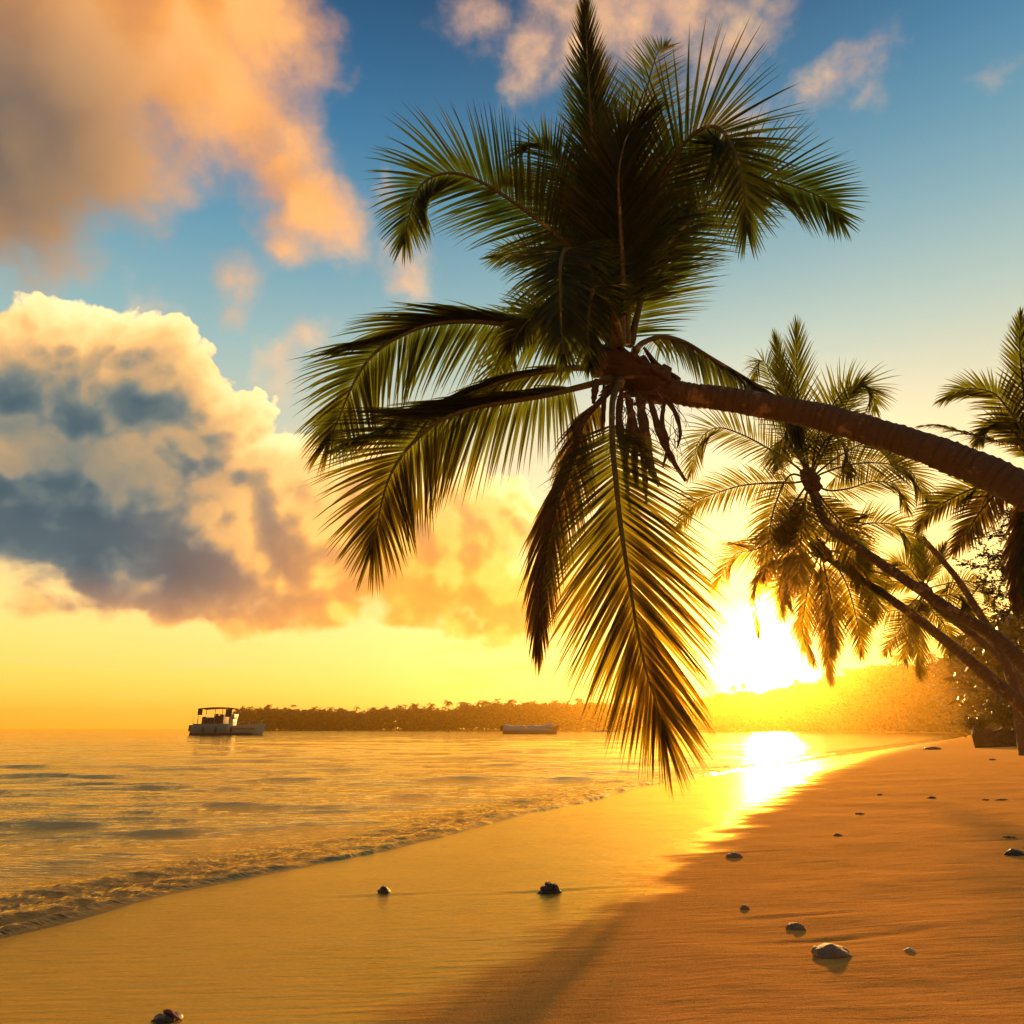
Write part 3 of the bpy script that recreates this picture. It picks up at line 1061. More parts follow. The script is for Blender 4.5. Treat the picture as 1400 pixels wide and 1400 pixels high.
# torn fibre threads
V, Fc = [], []
for k in range(90):
    a = at(rnd.uniform(835, 935), rnd.uniform(530, 600), Y0 + rnd.uniform(-.4, .2))
    pts = [a]
    d = Vector((rnd.uniform(-.6, .6), rnd.uniform(-.4, .4), -1))
    for q in range(5):
        d = (d + Vector((rnd.uniform(-.5, .5), rnd.uniform(-.3, .3), rnd.uniform(-.3, .3)))).normalized()
        pts.append(pts[-1] + d * rnd.uniform(.04, .12))
    tv, tf = tube(pts, [.005, .005, .004, .004, .003, .002], 3)
    b = len(V)
    V += tv
    Fc += [tuple(i + b for i in f) for f in tf]
loc_mesh('hanging_fibre', main, V, Fc, M_FIBRE)


# --- palms further along the beach ----------------------------------------------------
def small_palm(label, hub, trunk_pts, radii, fronds, L, seed, face=.7, trunk=True, group=None, hub_r=.22):
    """hub and frond points in photograph px with a distance"""
    rn = random.Random(seed)
    hx, hy, Y = hub
    b = trunk_pts[-1]
    r = palm_root(b, label, group)
    V, Fc = trunk_geo(trunk_pts, radii, 0.12, 12)
    loc_mesh('trunk', r, V, Fc, M_BARK, attrs={'ring': RING})
    h = at(hx, hy, Y)
    fibre_hub(r, h, (trunk_pts[0] - trunk_pts[1]).normalized(), hub_r, hub_r * 2.6)
    for k, fr in enumerate(fronds):
        opts = dict(face=face, pairs=66, segs=4, width=.046, droop=.26, rwid=.03, rnd=rn)
        pts = fr
        if isinstance(fr[-1], dict):
            opts.update(fr[-1])
            pts = fr[:-1]
        dyn = rn.uniform(-.9, .9)
        LL = opts.pop('L', L)
        m = M_LEAF_DRY if opts.pop('dry', False) else None
        LL *= 1.18
        add_frond(r, [at(x, y, Y + dyn * i / len(pts)) for i, (x, y) in enumerate([(hx, hy)] + list(pts))], LL, mat=m, **opts)
    return r


def base_at(px, Y, sink=0.12):
    x = plan(px, Y)[0]
    return Vector((x, Y, sample_ground(x, Y) - sink))


Y2 = 17.0
small_palm('middle coconut palm on a slanting trunk, full round crown just under the big trunk', (1108, 656, Y2),
           [at(1108, 664, Y2), at(1130, 716, Y2), at(1171, 747, 16.8), at(1229, 787, 16.5), at(1271, 815, 16.3), at(1314, 843, 16), at(1357, 868, 15.8), at(1400, 908, 15.5), at(1445, 960, 15.3), base_at(1490, 15.2)],
           [.11, .11, .112, .116, .122, .13, .145, .165, .20, .30],
           [[(1098, 590), (1090, 520), (1089, 446), dict(face=.85, ang=(50, 12), droop=.06, L=.95)],
            [(1085, 580), (1070, 520), (1060, 462), dict(ang=(50, 14), droop=.08, L=.75)],
            [(1080, 590), (1058, 525), (1042, 492), (1030, 520)],
            [(1120, 590), (1145, 545), (1175, 526), (1192, 535), (1197, 560), dict(L=1.05)],
            [(1125, 620), (1150, 570), (1165, 535), (1180, 520)],
            [(1125, 640), (1150, 622), (1185, 606), (1220, 622), (1240, 650)],
            [(1130, 645), (1170, 634), (1212, 634), (1245, 645), (1266, 682), dict(L=1.0)],
            [(1130, 670), (1160, 668), (1195, 658), (1225, 665), (1240, 695)],
            [(1085, 635), (1050, 613), (1014, 594), (980, 585), (955, 604), (944, 648), dict(L=.95)],
            [(1085, 660), (1057, 660), (1014, 664), (971, 677), (945, 690), (928, 722)],
            [(1085, 690), (1063, 730), (1036, 750), (1003, 760), (980, 800)],
            [(1098, 690), (1082, 730), (1075, 780), (1070, 830), dict(L=.8, fold=.25)],
            [(1100, 690), (1096, 730), (1092, 770), (1090, 800), dict(L=.9, face=.8)],
            [(1080, 650), (1060, 690), (1052, 730), (1046, 790)],
            [(1130, 690), (1160, 718), (1194, 715), (1229, 722), (1256, 766)],
            [(1125, 690), (1150, 720), (1165, 760), (1172, 800)],
            [(1100, 640), (1082, 610), (1070, 600), (1062, 640), dict(face=.3)],
            [(1112, 640), (1130, 600), (1150, 605), (1160, 650), dict(face=.3)],
            ], .85, 21)
Y3 = 19.0
small_palm('lower coconut palm on a thin slanting trunk, ragged fronds hanging beside the sun', (1122, 752, Y3),
           [at(1122, 750, Y3), at(1140, 769, Y3), at(1186, 798, 18.7), at(1243, 837, 18.4), at(1286, 871, 18.1), at(1329, 906, 17.8), at(1371, 943, 17.5), at(1408, 975, 17.3), base_at(1450, 17.2)],
           [.095, .10, .105, .115, .125, .14, .165, .20, .28],
           [[(1095, 760), (1060, 770), (1038, 790), (1032, 830), (1037, 868), dict(L=.55, fold=.4, dry=True)],
            [(1100, 770), (1082, 785), (1070, 805), (1070, 842), dict(L=.8)],
            [(1110, 785), (1100, 830), (1098, 870), (1112, 905), dict(L=.75, fold=.3)],
            [(1122, 790), (1124, 830), (1130, 880), (1136, 930), dict(L=.75, fold=.35, dry=True)],
            [(1130, 790), (1138, 830), (1140, 860), (1140, 890), dict(L=.8, fold=.3)],
            [(1140, 770), (1158, 800), (1172, 850), (1178, 894), dict(L=.75)],
            [(1145, 755), (1170, 770), (1190, 800), (1196, 845), dict(L=.8)],
            [(1115, 730), (1100, 712), (1080, 716), (1066, 745)],
            [(1135, 735), (1155, 728), (1175, 745), (1185, 780)]], .8, 33)
Y4 = 27.0
small_palm('short spiky palm half hidden behind the two slanting trunks', (1264, 806, Y4),
           [at(1264, 812, Y4), at(1290, 838, Y4), at(1335, 872, Y4), at(1390, 925, Y4), base_at(1440, Y4)], [.13, .14, .15, .17, .22],
           [[(1261, 780), (1258, 755), (1257, 738), dict(ang=(40, 10), droop=.05)], [(1275, 780), (1285, 760), (1292, 745), dict(ang=(40, 10), droop=.05)],
            [(1245, 800), (1222, 795), (1205, 800), (1190, 818)], [(1240, 830), (1215, 836), (1192, 842), (1178, 868)], [(1250, 835), (1235, 855), (1220, 875), (1210, 895)],
            [(1260, 840), (1256, 870), (1258, 905), (1258, 925), dict(fold=.3)], [(1285, 815), (1303, 812), (1318, 818), (1325, 845)], [(1285, 800), (1315, 795), (1340, 800), (1358, 828)],
            [(1275, 835), (1288, 850), (1296, 870), (1299, 895)], [(1250, 785), (1235, 770), (1220, 770), (1208, 785)], [(1280, 835), (1310, 830), (1335, 835), (1352, 860)], [(1252, 845), (1246, 865), (1240, 880), (1238, 905)]], .85, 41)
Y5 = 12.0
small_palm('coconut palm cut by the right edge, fronds above and below the big trunk', (1420, 640, Y5),
           [at(1420, 645, Y5), at(1432, 720, Y5), at(1445, 820, 12.1), at(1455, 930, 12.2), base_at(1462, 12.3)], [.15, .15, .16, .18, .24],
           [[(1394, 583), (1375, 555), (1357, 537), (1329, 531), (1308, 535), (1290, 546), dict(L=.62)], [(1405, 580), (1398, 520), (1394, 470), (1396, 430), dict(ang=(46, 14), droop=.08)],
            [(1420, 570), (1422, 500), (1430, 420), dict(ang=(46, 14), droop=.08)], [(1395, 610), (1357, 602), (1314, 590), (1285, 582), (1262, 582), dict(face=.3, droop=.6, L=.5)],
            [(1395, 650), (1357, 668), (1334, 667), (1300, 682), (1272, 700), (1256, 722), dict(L=.55)], [(1400, 660), (1366, 672), (1340, 700), (1320, 730), (1306, 752), dict(L=.55, dry=True)],
            [(1408, 670), (1396, 710), (1390, 760), (1388, 830), dict(L=.6, fold=.4, dry=True)], [(1412, 670), (1408, 720), (1406, 780), (1404, 840), dict(L=.6, fold=.4)],
            [(1450, 600), (1480, 570), (1510, 580), (1530, 620)], [(1450, 650), (1490, 650), (1520, 680), (1535, 720)], [(1440, 590), (1460, 520), (1480, 470)], [(1395, 600), (1370, 580), (1350, 585), (1336, 606), dict(L=.5)],
            ], .62, 52, hub_r=.18)

# bare broken trunk
Yb = 21.0
sn = empty('palm_snag', base_at(1395, Yb))
tag(sn, 'bare dead palm trunk without a crown, thin and leaning left behind the slanting trunks', 'dead trunk')
V, Fc = trunk_geo([at(1266, 741, Yb), at(1290, 768, Yb), at(1312, 796, Yb), at(1340, 840, Yb), at(1370, 895, Yb), at(1388, 950, Yb), base_at(1395, Yb)], [.085, .09, .10, .115, .13, .15, .19], .14, 10)
loc_mesh('trunk', sn, V, Fc, M_BARK)
V, Fc = tube([at(1266, 741, Yb), at(1263, 735, Yb), at(1258, 733, Yb)], [.07, .05, .015], 7)
loc_mesh('broken_tip', sn, V, Fc, M_FIBRE)

# ------------------------------------------------------------------ broad-leaved growth
M_BUSH = leaf_material('bush_leaf', (0.012, 0.022, 0.006), (0.040, 0.050, 0.012), 0.04, (0.12, 0.13, 0.02))
M_FOREST = leaf_material('forest_leaf', (0.016, 0.028, 0.008), (0.050, 0.070, 0.018), 0.05, (0.10, 0.11, 0.02))


def leaf_quads(centres, size, rn, n_each, spread, V, Fc, SH, TP, flat=0.7):
    for c in centres:
        for _ in range(n_each):
            p = c + Vector((rn.gauss(0, 1), rn.gauss(0, 1), rn.gauss(0, flat))) * spread
            s = size * rn.uniform(.6, 1.4)
            a = Vector((rn.uniform(-1, 1), rn.uniform(-1, 1), rn.uniform(-.7, .7))).normalized()
            b = a.cross(Vector((rn.uniform(-1, 1), rn.uniform(-1, 1), rn.uniform(-1, 1))))
            if b.length < .1:
                continue
            b = b.normalized() * s * .38
            o = len(V)
            V += [p - a * s, p - b, p + a * s, p + b]
            Fc.append((o, o + 1, o + 2, o + 3))
            sh = rn.random()
            SH += [sh] * 4
            TP += [0, 0, 0, 0]


def far_palm_geo(top, height, r, rn, V, Fc, SH, TP, nf=13, quads=True):
    """small crown of arching feathery fronds, for trees some hundred metres off"""
    for k in range(nf):
        az = 2 * math.pi * (k + rn.uniform(-.3, .3)) / nf
        el = rn.uniform(-.35, 1.15)
        d = Vector((math.cos(az) * math.cos(el), math.sin(az) * math.cos(el), math.sin(el)))
        p = top.copy()
        seg = 7
        step = r * rn.uniform(.8, 1.15) / seg
        sh = rn.random()
        for q in range(seg):
            d2 = (d + Vector((0, 0, -.26))).normalized()
            nx = p + d2 * step
            side = d2.cross(Vector((0, 0, 1))).normalized()
            w = r * .27 * math.sin(math.pi * (.12 + .8 * (q + .5) / seg))
            for sd in (-1, 1):
                for h in range(2):
                    b0 = p.lerp(nx, h * .5)
                    o = len(V)
                    V += [b0, b0 + d2 * step * .42, b0 + d2 * step * .8 + side * sd * w + Vector((0, 0, -w * rn.uniform(.3, 1.1)))]
                    Fc.append((o, o + 1, o + 2))
                    SH += [sh] * 3
                    TP += [0] * 3
            p, d = nx, d2


def stuff_mesh(name, V, Fc, SH, TP, mat):
    o = mesh_obj(name, V, Fc, mat, None, False, {'shade': SH, 'tip': TP})
    tag(o, kind='stuff')
    return o


# --- distant headland wood: one mass along the far shore
rn = random.Random(3)
V, Fc, SH, TP = [], [], [], []


def top_profile(tab, px):
    return float(np.interp(px, [a for a, _ in tab], [b for _, b in tab]))


HEAD = [(312, 974), (330, 969), (400, 971), (450, 972), (500, 973), (520, 971), (560, 969), (620, 972), (635, 965), (690, 962), (740, 963), (800, 963), (850, 964), (900, 964), (965, 960)]
for _ in range(900):
    px = rn.uniform(318, 985)
    D = float(np.interp(px, [318, 440, 560, 700, 850, 960, 985], [470, 462, 452, 440, 410, 360, 350])) + rn.uniform(3, 26)
    x, _y = plan(px, D)
    top = at(px, top_profile(HEAD, px) + rn.uniform(-1.5, 7), D).z
    if rn.random() < .55:
        far_palm_geo(Vector((x, D, max(2.5, top + (rn.uniform(.5, 2.6) if rn.random() < .3 else 0)))), top, rn.uniform(2.4, 3.6), rn, V, Fc, SH, TP, nf=10)
        leaf_quads([Vector((x, D, top * k)) for k in (.25, .55, .8)], 1.5, rn, 16, 1.3, V, Fc, SH, TP)
    else:
        leaf_quads([Vector((x + rn.uniform(-2, 2), D, max(.8, top * k))) for k in (.15, .4, .62, .82, .92)], 1.1, rn, 20, 1.2, V, Fc, SH, TP)
headland = stuff_mesh('headland_forest', V, Fc, SH, TP, M_FOREST)
headland['label'] = 'low dark wood along the far shore behind the boats'

# --- the wood that comes round the bay on the right
V, Fc, SH, TP = [], [], [], []
WOOD = [(960, 956), (985, 948), (1010, 944), (1045, 947), (1085, 938), (1110, 934), (1140, 928), (1165, 925), (1190, 913), (1230, 908), (1270, 912), (1300, 908), (1330, 895), (1370, 872), (1420, 850), (1480, 830), (1560, 815)]
WD_ = [(960, 365), (1050, 318), (1150, 258), (1230, 212), (1290, 175), (1330, 120), (1370, 70), (1420, 48), (1480, 40), (1560, 36)]
for k in range(1250):
    px = rn.uniform(955, 1560) if k % 3 else rn.uniform(955, 1330)
    D = top_profile(WD_, px) + rn.uniform(2, 22) * (1 if px < 1330 else .45)
    x, _y = plan(px, D)
    g = .4
    top = at(px, top_profile(WOOD, px) + abs(rn.gauss(0, 1)) * 9, D).z
    sz = min(1.0, D / 160 + .18)
    r_ = rn.random()
    if r_ < .30:
        far_palm_geo(Vector((x, D, top - .3)), top, rn.uniform(2.2, 3.2), rn, V, Fc, SH, TP, nf=12)
        leaf_quads([Vector((x, D, g + (top - g) * q)) for q in (.2, .5, .75)], .9 * sz + .1, rn, 26, 1.0, V, Fc, SH, TP)
    else:
        n_ = 5
        cs = [Vector((x + rn.uniform(-1.6, 1.6), D + rn.uniform(-1.6, 1.6), g + (top - g - .6) * rn.uniform(.05, 1.0))) for _ in range(n_)]
        leaf_quads(cs, .75 * sz + .06, rn, 40 if D > 90 else 75, .85, V, Fc, SH, TP)
wood = stuff_mesh('shore_forest', V, Fc, SH, TP, M_FOREST)
wood['label'] = 'hazy orange wood along the bay beneath the sun'


# --- palms that stand out above the two woods
def lone_palm(px, py, D, r, seed, label, group):
    rr = random.Random(seed)
    x, _y = plan(px, D)
    t = at(px, py, D)
    root = palm_root((x, D, .3), label, group)
    V, Fc, SH, TP = [], [], [], []
    far_palm_geo(t, t.z, r, rr, V, Fc, SH, TP, nf=16)
    o0 = root.location
    mesh_obj('crown', [v - o0 for v in V], Fc, M_FOREST, root, False, {'shade': SH, 'tip': TP})
    mid = t.lerp(o0, .5) + Vector((rr.uniform(-.5, .5), 0, 0))
    tv, tf = tube([t, t.lerp(mid, .5) + Vector((.1, 0, 0)), mid, mid.lerp(o0, .5), Vector(o0)], [.20, .20, .22, .26, .34], 7)
    loc_mesh('trunk', root, tv, tf, M_BARK)


for k, (px, py, r) in enumerate([(613, 962, 3.4), (565, 966, 3.0), (590, 966, 2.6), (528, 969, 2.4), (697, 960, 2.8), (664, 962, 2.2), (758, 963, 3.0), (792, 960, 3.2), (430, 970, 2.2), (366, 967, 2.2)]):
    D = float(np.interp(px, [318, 440, 560, 700, 850], [470, 462, 452, 440, 410])) + 8
    lone_palm(px, py - 2.5, D, r * 1.35, 100 + k, 'tiny dark palm standing up out of the low wood on the far headland', 'palms above the far headland wood')
for k, (px, py, r) in enumerate([(1003, 942, 3.2), (1016, 938, 3.0), (1088, 932, 3.0), (1128, 925, 3.0), (1158, 918, 3.0), (1226, 900, 3.0), (1274, 898, 2.6)]):
    lone_palm(px, py - 2, top_profile(WD_, px) + 4, r, 200 + k, 'small hazy palm crown on the skyline of the orange wood under the sun', 'palms above the wood by the sun')

# --- feathery tree at the right edge
rn = random.Random(9)
Yf = 15.0
ft = empty('feathery_tree', base_at(1475, Yf))
tag(ft, 'thin leafy tree with feathery sprays at the right edge under the big trunk', 'tree')
V, Fc = tube([at(1440, 690, Yf), at(1452, 780, Yf), at(1464, 880, Yf), base_at(1475, Yf)], [.05, .07, .10, .16], 8)
loc_mesh('trunk', ft, V, Fc, M_BARK)
V, Fc, SH, TP = [], [], [], []
bV, bF = [], []
for (x0, y0), (x1, y1) in [((1446, 720), (1330, 735)), ((1448, 745), (1345, 760)), ((1450, 765), (1318, 772)), ((1452, 785), (1340, 800)), ((1455, 810), (1352, 812)), ((1446, 705), (1362, 695)), ((1450, 760), (1372, 780)), ((1456, 825), (1365, 838)), ((1444, 700), (1380, 715)), ((1450, 740), (1560, 720)), ((1450, 770), (1570, 780)), ((1448, 720), (1520, 670))]:
    a, b = at(x0, y0, Yf), at(x1, y1, Yf + rn.uniform(-1, 1))
    pts, _ = resample([a, a.lerp(b, .5) + Vector((0, 0, rn.uniform(-.15, .15))), b], 14)
    tv, tf = tube(pts, [.024 * (1 - i / 16) for i in range(14)], 4)
    o = len(bV)
    bV += tv
    bF += [tuple(i + o for i in f) for f in tf]
    for i in range(3, 14):
        for sd in range(5):
            d = Vector((rn.uniform(-1, .6), rn.uniform(-.8, .8), rn.uniform(-.7, .6))).normalized()
            q = pts[i] + d * .10
            leaf_quads([pts[i] + d * .09 * z for z in (.5, 1, 1.5, 2, 2.5, 3, 3.5, 4)], .034, rn, 3, .012, V, Fc, SH, TP)
loc_mesh('limb', ft, bV, bF, M_BARK)
o0 = ft.location
mesh_obj('crown', [v - o0 for v in V], Fc, M_BUSH, ft, False, {'shade': SH, 'tip': TP})

# --- bank of roots with a bush at the top of the beach
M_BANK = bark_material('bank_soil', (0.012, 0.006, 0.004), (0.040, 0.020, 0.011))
bk = empty('root_bank', on_sand(1380, 1021))
Yk = bk.location.y
tag(bk, 'low dark eroded bank of roots and soil by the right edge', 'bank')
zb = bk.location.z
kx0, kx1 = plan(1327, Yk)[0], plan(1560, Yk)[0]
nx, nz, ny = 60, 9, 8
hgt = at(1360, 1001, Yk).z - zb
V, Fc = [], []
for i in range(nx):
    fx = i / (nx - 1)
    x = kx0 + (kx1 - kx0) * fx
    e = 1.15 * min(1, i / 1.5 + .75) * (1 + .10 * math.sin(i * 1.3) + .05 * math.sin(i * 3.1))
    prof = [(-.05, -.25), (0, 0), (-.03, .3), (.05, .55), (.0, .8), (.10, .96), (.35, 1.03), (.9, 1.08), (1.9, 1.05), (3.2, .6), (3.4, -.3)]
    for (dy, dz) in prof:
        V.append(Vector((x * (1 + max(0, dy) / Yk) + rn.uniform(-.02, .02), Yk + dy + rn.uniform(-.05, .05), zb + dz * hgt * e + rn.uniform(-.05, .05) * (dz > .2))))
m_ = len(prof)
for i in range(nx - 1):
    for j in range(m_ - 1):
        a = i * m_ + j
        Fc.append((a, a + m_, a + m_ + 1, a + 1))
Fc.append(tuple(range(m_)))
Fc.append(tuple(range((nx - 1) * m_, nx * m_))[::-1])
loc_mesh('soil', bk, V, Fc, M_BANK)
for k in range(34):
    x = rn.uniform(kx0 + .05, kx1 - .5)
    a = Vector((x, Yk - .02, zb + hgt * rn.uniform(.6, 1.05)))
    pts = [a]
    for q in range(5):
        pts.append(pts[-1] + Vector((rn.uniform(-.10, .10), rn.uniform(-.05, .01), -hgt * rn.uniform(.10, .22))))
    tv, tf = tube(pts, [.022, .02, .016, .012, .008, .004], 5)
    loc_mesh('root', bk, tv, tf, M_FIBRE)


def bush(label, px, Y, w, h, seed, size=.09, cat='bush'):
    r_ = random.Random(seed)
    x, _ = plan(px, Y)
    zg = max(sample_ground(x, Y), zb + hgt if (kx0 - .2 < x < kx1 and Yk < Y < Yk + 3.3) else -9) - .05
    b = empty('bush', (x, Y, zg))
    tag(b, label, cat)
    sV, sF = [], []
    V, Fc, SH, TP = [], [], [], []
    for k in range(15):
        az = r_.uniform(0, 2 * math.pi)
        e = Vector((math.cos(az) * w * r_.uniform(.1, .5), math.sin(az) * w * r_.uniform(.1, .45), h * r_.uniform(.45, 1.0)))
        pts, _ = resample([Vector((0, 0, 0)), Vector((e.x * .3, e.y * .3, e.z * .55)), e], 9)
        tv, tf = tube(pts, [.022 * (1 - i / 10) for i in range(9)], 4)
        o = len(sV)
        sV += tv
        sF += [tuple(i + o for i in f) for f in tf]
        leaf_quads(pts[3:], size, r_, 26, w * .10, V, Fc, SH, TP)
    mesh_obj('stems', sV, sF, M_BARK, b)
    mesh_obj('foliage', V, Fc, M_BUSH, b, False, {'shade': SH, 'tip': TP})


bush('dark dense bush on top of the root bank, under the slanting palm trunks', 1375, Yk + 1.0, 2.3, 1.7, 61)
bush('low scrubby bush at the left end of the root bank, sprigs against the water', 1338, Yk + 1.1, 1.0, .75, 62, .06)
bush('tall bush cut by the right edge above the root bank', 1425, Yk + .9, 2.6, 2.3, 63)

# ------------------------------------------------------------------ stones and flotsam on the sand
def stone_material(name, c0, c1, rough=.7):
    m, n, out = new_mat(name)
    p = objco(n)
    a = n.noise(p, 30, 5, .6)
    b = n.noise(p, 140, 3, .6)
    col = n.mix(n.m('ADD', n.m('MULTIPLY', a, .8), n.m('MULTIPLY', b, .3), clamp=True), c0, c1)
    principled(n, out, Base_Color=col, Roughness=rough, Normal=bump(n, n.m('ADD', n.m('MULTIPLY', a, .012), n.m('MULTIPLY', b, .003)), .9, 1.0))
    return m


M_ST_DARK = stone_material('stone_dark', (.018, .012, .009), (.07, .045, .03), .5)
M_ST = stone_material('stone_tan', (.10, .055, .03), (.30, .19, .11))
M_WEED = stone_material('weed_dark', (.09, .04, .014), (.24, .12, .045))


def lump(rx, ry, rz, seed, rough=.16, sub=4, flat=.35):
    import bmesh
    bm = bmesh.new()
    bmesh.ops.create_icosphere(bm, subdivisions=sub, radius=1)
    rr = np.random.default_rng(seed)
    off = rr.random(3) * 40
    for v in bm.verts:
        c = v.co
        k = 1 + rough * float(fbm(np.array([c.x * 1.3 + off[0] + c.z]), np.array([c.y * 1.3 + off[1] - c.z * .8]), 4)[0])
        z = c.z * k
        if z < 0:
            z *= flat
        v.co = Vector((c.x * k * rx, c.y * k * ry, z * rz))
    bm.verts.ensure_lookup_table()
    V = [v.co.copy() for v in bm.verts]
    Fc = [tuple(v.index for v in f.verts) for f in bm.faces]
    bm.free()
    return V, Fc


def stone(px, py, wpx, hpx, label, seed, mat, name='stone', cat='stone', rough=.18, lumps=None, rz=0.):
    g = on_sand(px, py + hpx * .35)
    depth = g.y * CP + (g.z - CAM_H) * SP
    s = wpx / F * depth / 2
    hz = hpx / F * depth
    V, Fc = lump(s, s * .8, hz * (.48 if name != 'seaweed_scrap' else .45), seed, rough)
    if lumps:
        for (dx, dz, k) in lumps:
            v2, f2 = lump(s * k, s * k * .9, hz * k, seed + 9, rough)
            o = len(V)
            V += [v + Vector((dx * s, -.1 * s, dz * hz)) for v in v2]
            Fc += [tuple(i + o for i in f) for f in f2]
    o = mesh_obj(name, V, Fc, mat)
    o.location = (g.x, g.y + s * .6, g.z + hz * (-.02 if name != 'seaweed_scrap' else -.05))
    o.rotation_euler = (0, 0, rz)
    tag(o, label, cat)
    return o


stone(1143, 1301, 50, 24, 'largest tan stone half sunk in the dry sand at lower right', 1, M_ST, rough=.22)
stone(1091, 1267, 24, 13, 'flat lumpy tan stone just up the sand from the largest stone', 2, M_ST, rough=.4)
stone(1020, 1240, 13, 11, 'small upright brown pebble casting a pale mark, left of the flat lumpy stone', 3, M_ST)
stone(1006, 1169, 22, 11, 'flat brown stone on the damp sand below the glare of the sun', 4, M_ST)
stone(1246, 1299, 14, 8, 'small pale pebble to the right of the largest stone', 5, stone_material('stone_pale', (.3, .2, .13), (.6, .45, .33)))
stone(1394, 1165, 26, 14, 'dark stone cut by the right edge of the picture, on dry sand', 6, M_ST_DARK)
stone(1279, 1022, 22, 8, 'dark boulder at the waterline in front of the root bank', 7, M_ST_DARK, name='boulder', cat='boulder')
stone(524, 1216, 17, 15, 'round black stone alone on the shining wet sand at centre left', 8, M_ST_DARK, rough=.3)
stone(752, 1217, 26, 15, 'black knobbly stone with bumps on top, on the wet sand at the centre', 9, M_ST_DARK, rough=.45, lumps=[(-.1, .35, .5), (.55, .3, .42), (-.6, 0, .5)])
sb = stone(222, 1392, 36, 20, 'dark rock cut by the bottom edge, with a red brown stick on it', 10, M_ST_DARK, rough=.3)
g = sb.location.copy()
tz = max(v.co.z for v in sb.data.vertices)
P, _ = resample([g + Vector((-.012, 0, tz + .001)), g + Vector((.008, -.004, tz + .002)), g + Vector((.034, -.010, tz * .55)), g + Vector((.055, -.012, .004))], 8)
V, Fc = tube([p - g for p in P], [.004, .006, .006, .005, .005, .004, .003, .002], 6)
o = mesh_obj('stick', V, Fc, stone_material('stick_red', (.10, .025, .012), (.22, .07, .03)))
o.location = g
tag(o, 'short red brown stick lying over the dark rock at the bottom edge', 'stick')

for k, (x, y, w, h, lab) in enumerate([
        (1148, 1141, 16, 5, 'thin dark scrap of seaweed on the sand under the middle palm'), (1178, 1112, 14, 5, 'dark flat scrap of seaweed nearest the middle of the dry sand, above the thin scrap'),
        (1276, 1090, 12, 6, 'lumpy dark scrap of seaweed on the upper right sand'), (1204, 1086, 8, 4, 'tiny dark scrap of seaweed close above the waterline glare'),
        (1350, 1093, 10, 4, 'left scrap of the two dark bits side by side near the right edge'), (1372, 1093, 16, 4, 'longer right scrap of the two dark bits side by side near the right edge'),
        (1358, 1038, 9, 4, 'far dark scrap of seaweed below the root bank'), (1385, 1144, 20, 4, 'long flat smear of seaweed just above the stone at the right edge'),
        (1101, 1058, 8, 4, 'dark speck of seaweed at the edge of the wet sand by the sun glare')]):
    stone(x, y, w * .82, h * .8, lab, 300 + k, M_WEED, name='seaweed_scrap', cat='seaweed', rough=.6)


# ------------------------------------------------------------------ boats
def plain(name, col, rough=.45, noise=.15):
    m, n, out = new_mat(name)
    v = n.noise(objco(n), 4, 4, .6)
    c = n.mix(v, tuple(max(0, x * (1 - noise)) for x in col), tuple(min(1, x * (1 + noise)) for x in col))
    principled(n, out, Base_Color=c, Roughness=rough)
    return m


M_HULLW = plain('hull_white', (.40, .36, .32))
M_HULLB = plain('hull_grey_blue', (.14, .19, .21))
M_BLACK = plain('rubber_black', (.02, .02, .022))
M_CANV = plain('canopy_dark', (.035, .025, .022), .8)
M_SEAT = plain('seat_brown', (.07, .035, .02), .7)
M_METAL = plain('rail_metal', (.35, .34, .33), .3)
M_TARP = plain('tarp_grey_green', (.36, .38, .34), .7)
M_PINK = plain('hull_faded_red', (.42, .16, .10))


def boxm(x0, x1, y0, y1, z0, z1, b=.04):
    """chamfered box, local metres"""
    import bmesh
    bm = bmesh.new()
    bmesh.ops.create_cube(bm, size=1)
    for v in bm.verts:
        v.co = Vector(((x0 + x1) / 2 + v.co.x * (x1 - x0), (y0 + y1) / 2 + v.co.y * (y1 - y0), (z0 + z1) / 2 + v.co.z * (z1 - z0)))
    bmesh.ops.bevel(bm, geom=bm.edges[:], offset=min(b, .45 * min(x1 - x0, y1 - y0, z1 - z0)), segments=2, affect='EDGES', profile=.6)
    bm.verts.ensure_lookup_table()
    V = [v.co.copy() for v in bm.verts]
    bm.faces.ensure_lookup_table()
    Fc = [tuple(v.index for v in f.verts) for f in bm.faces]
    bm.free()
    return V, Fc


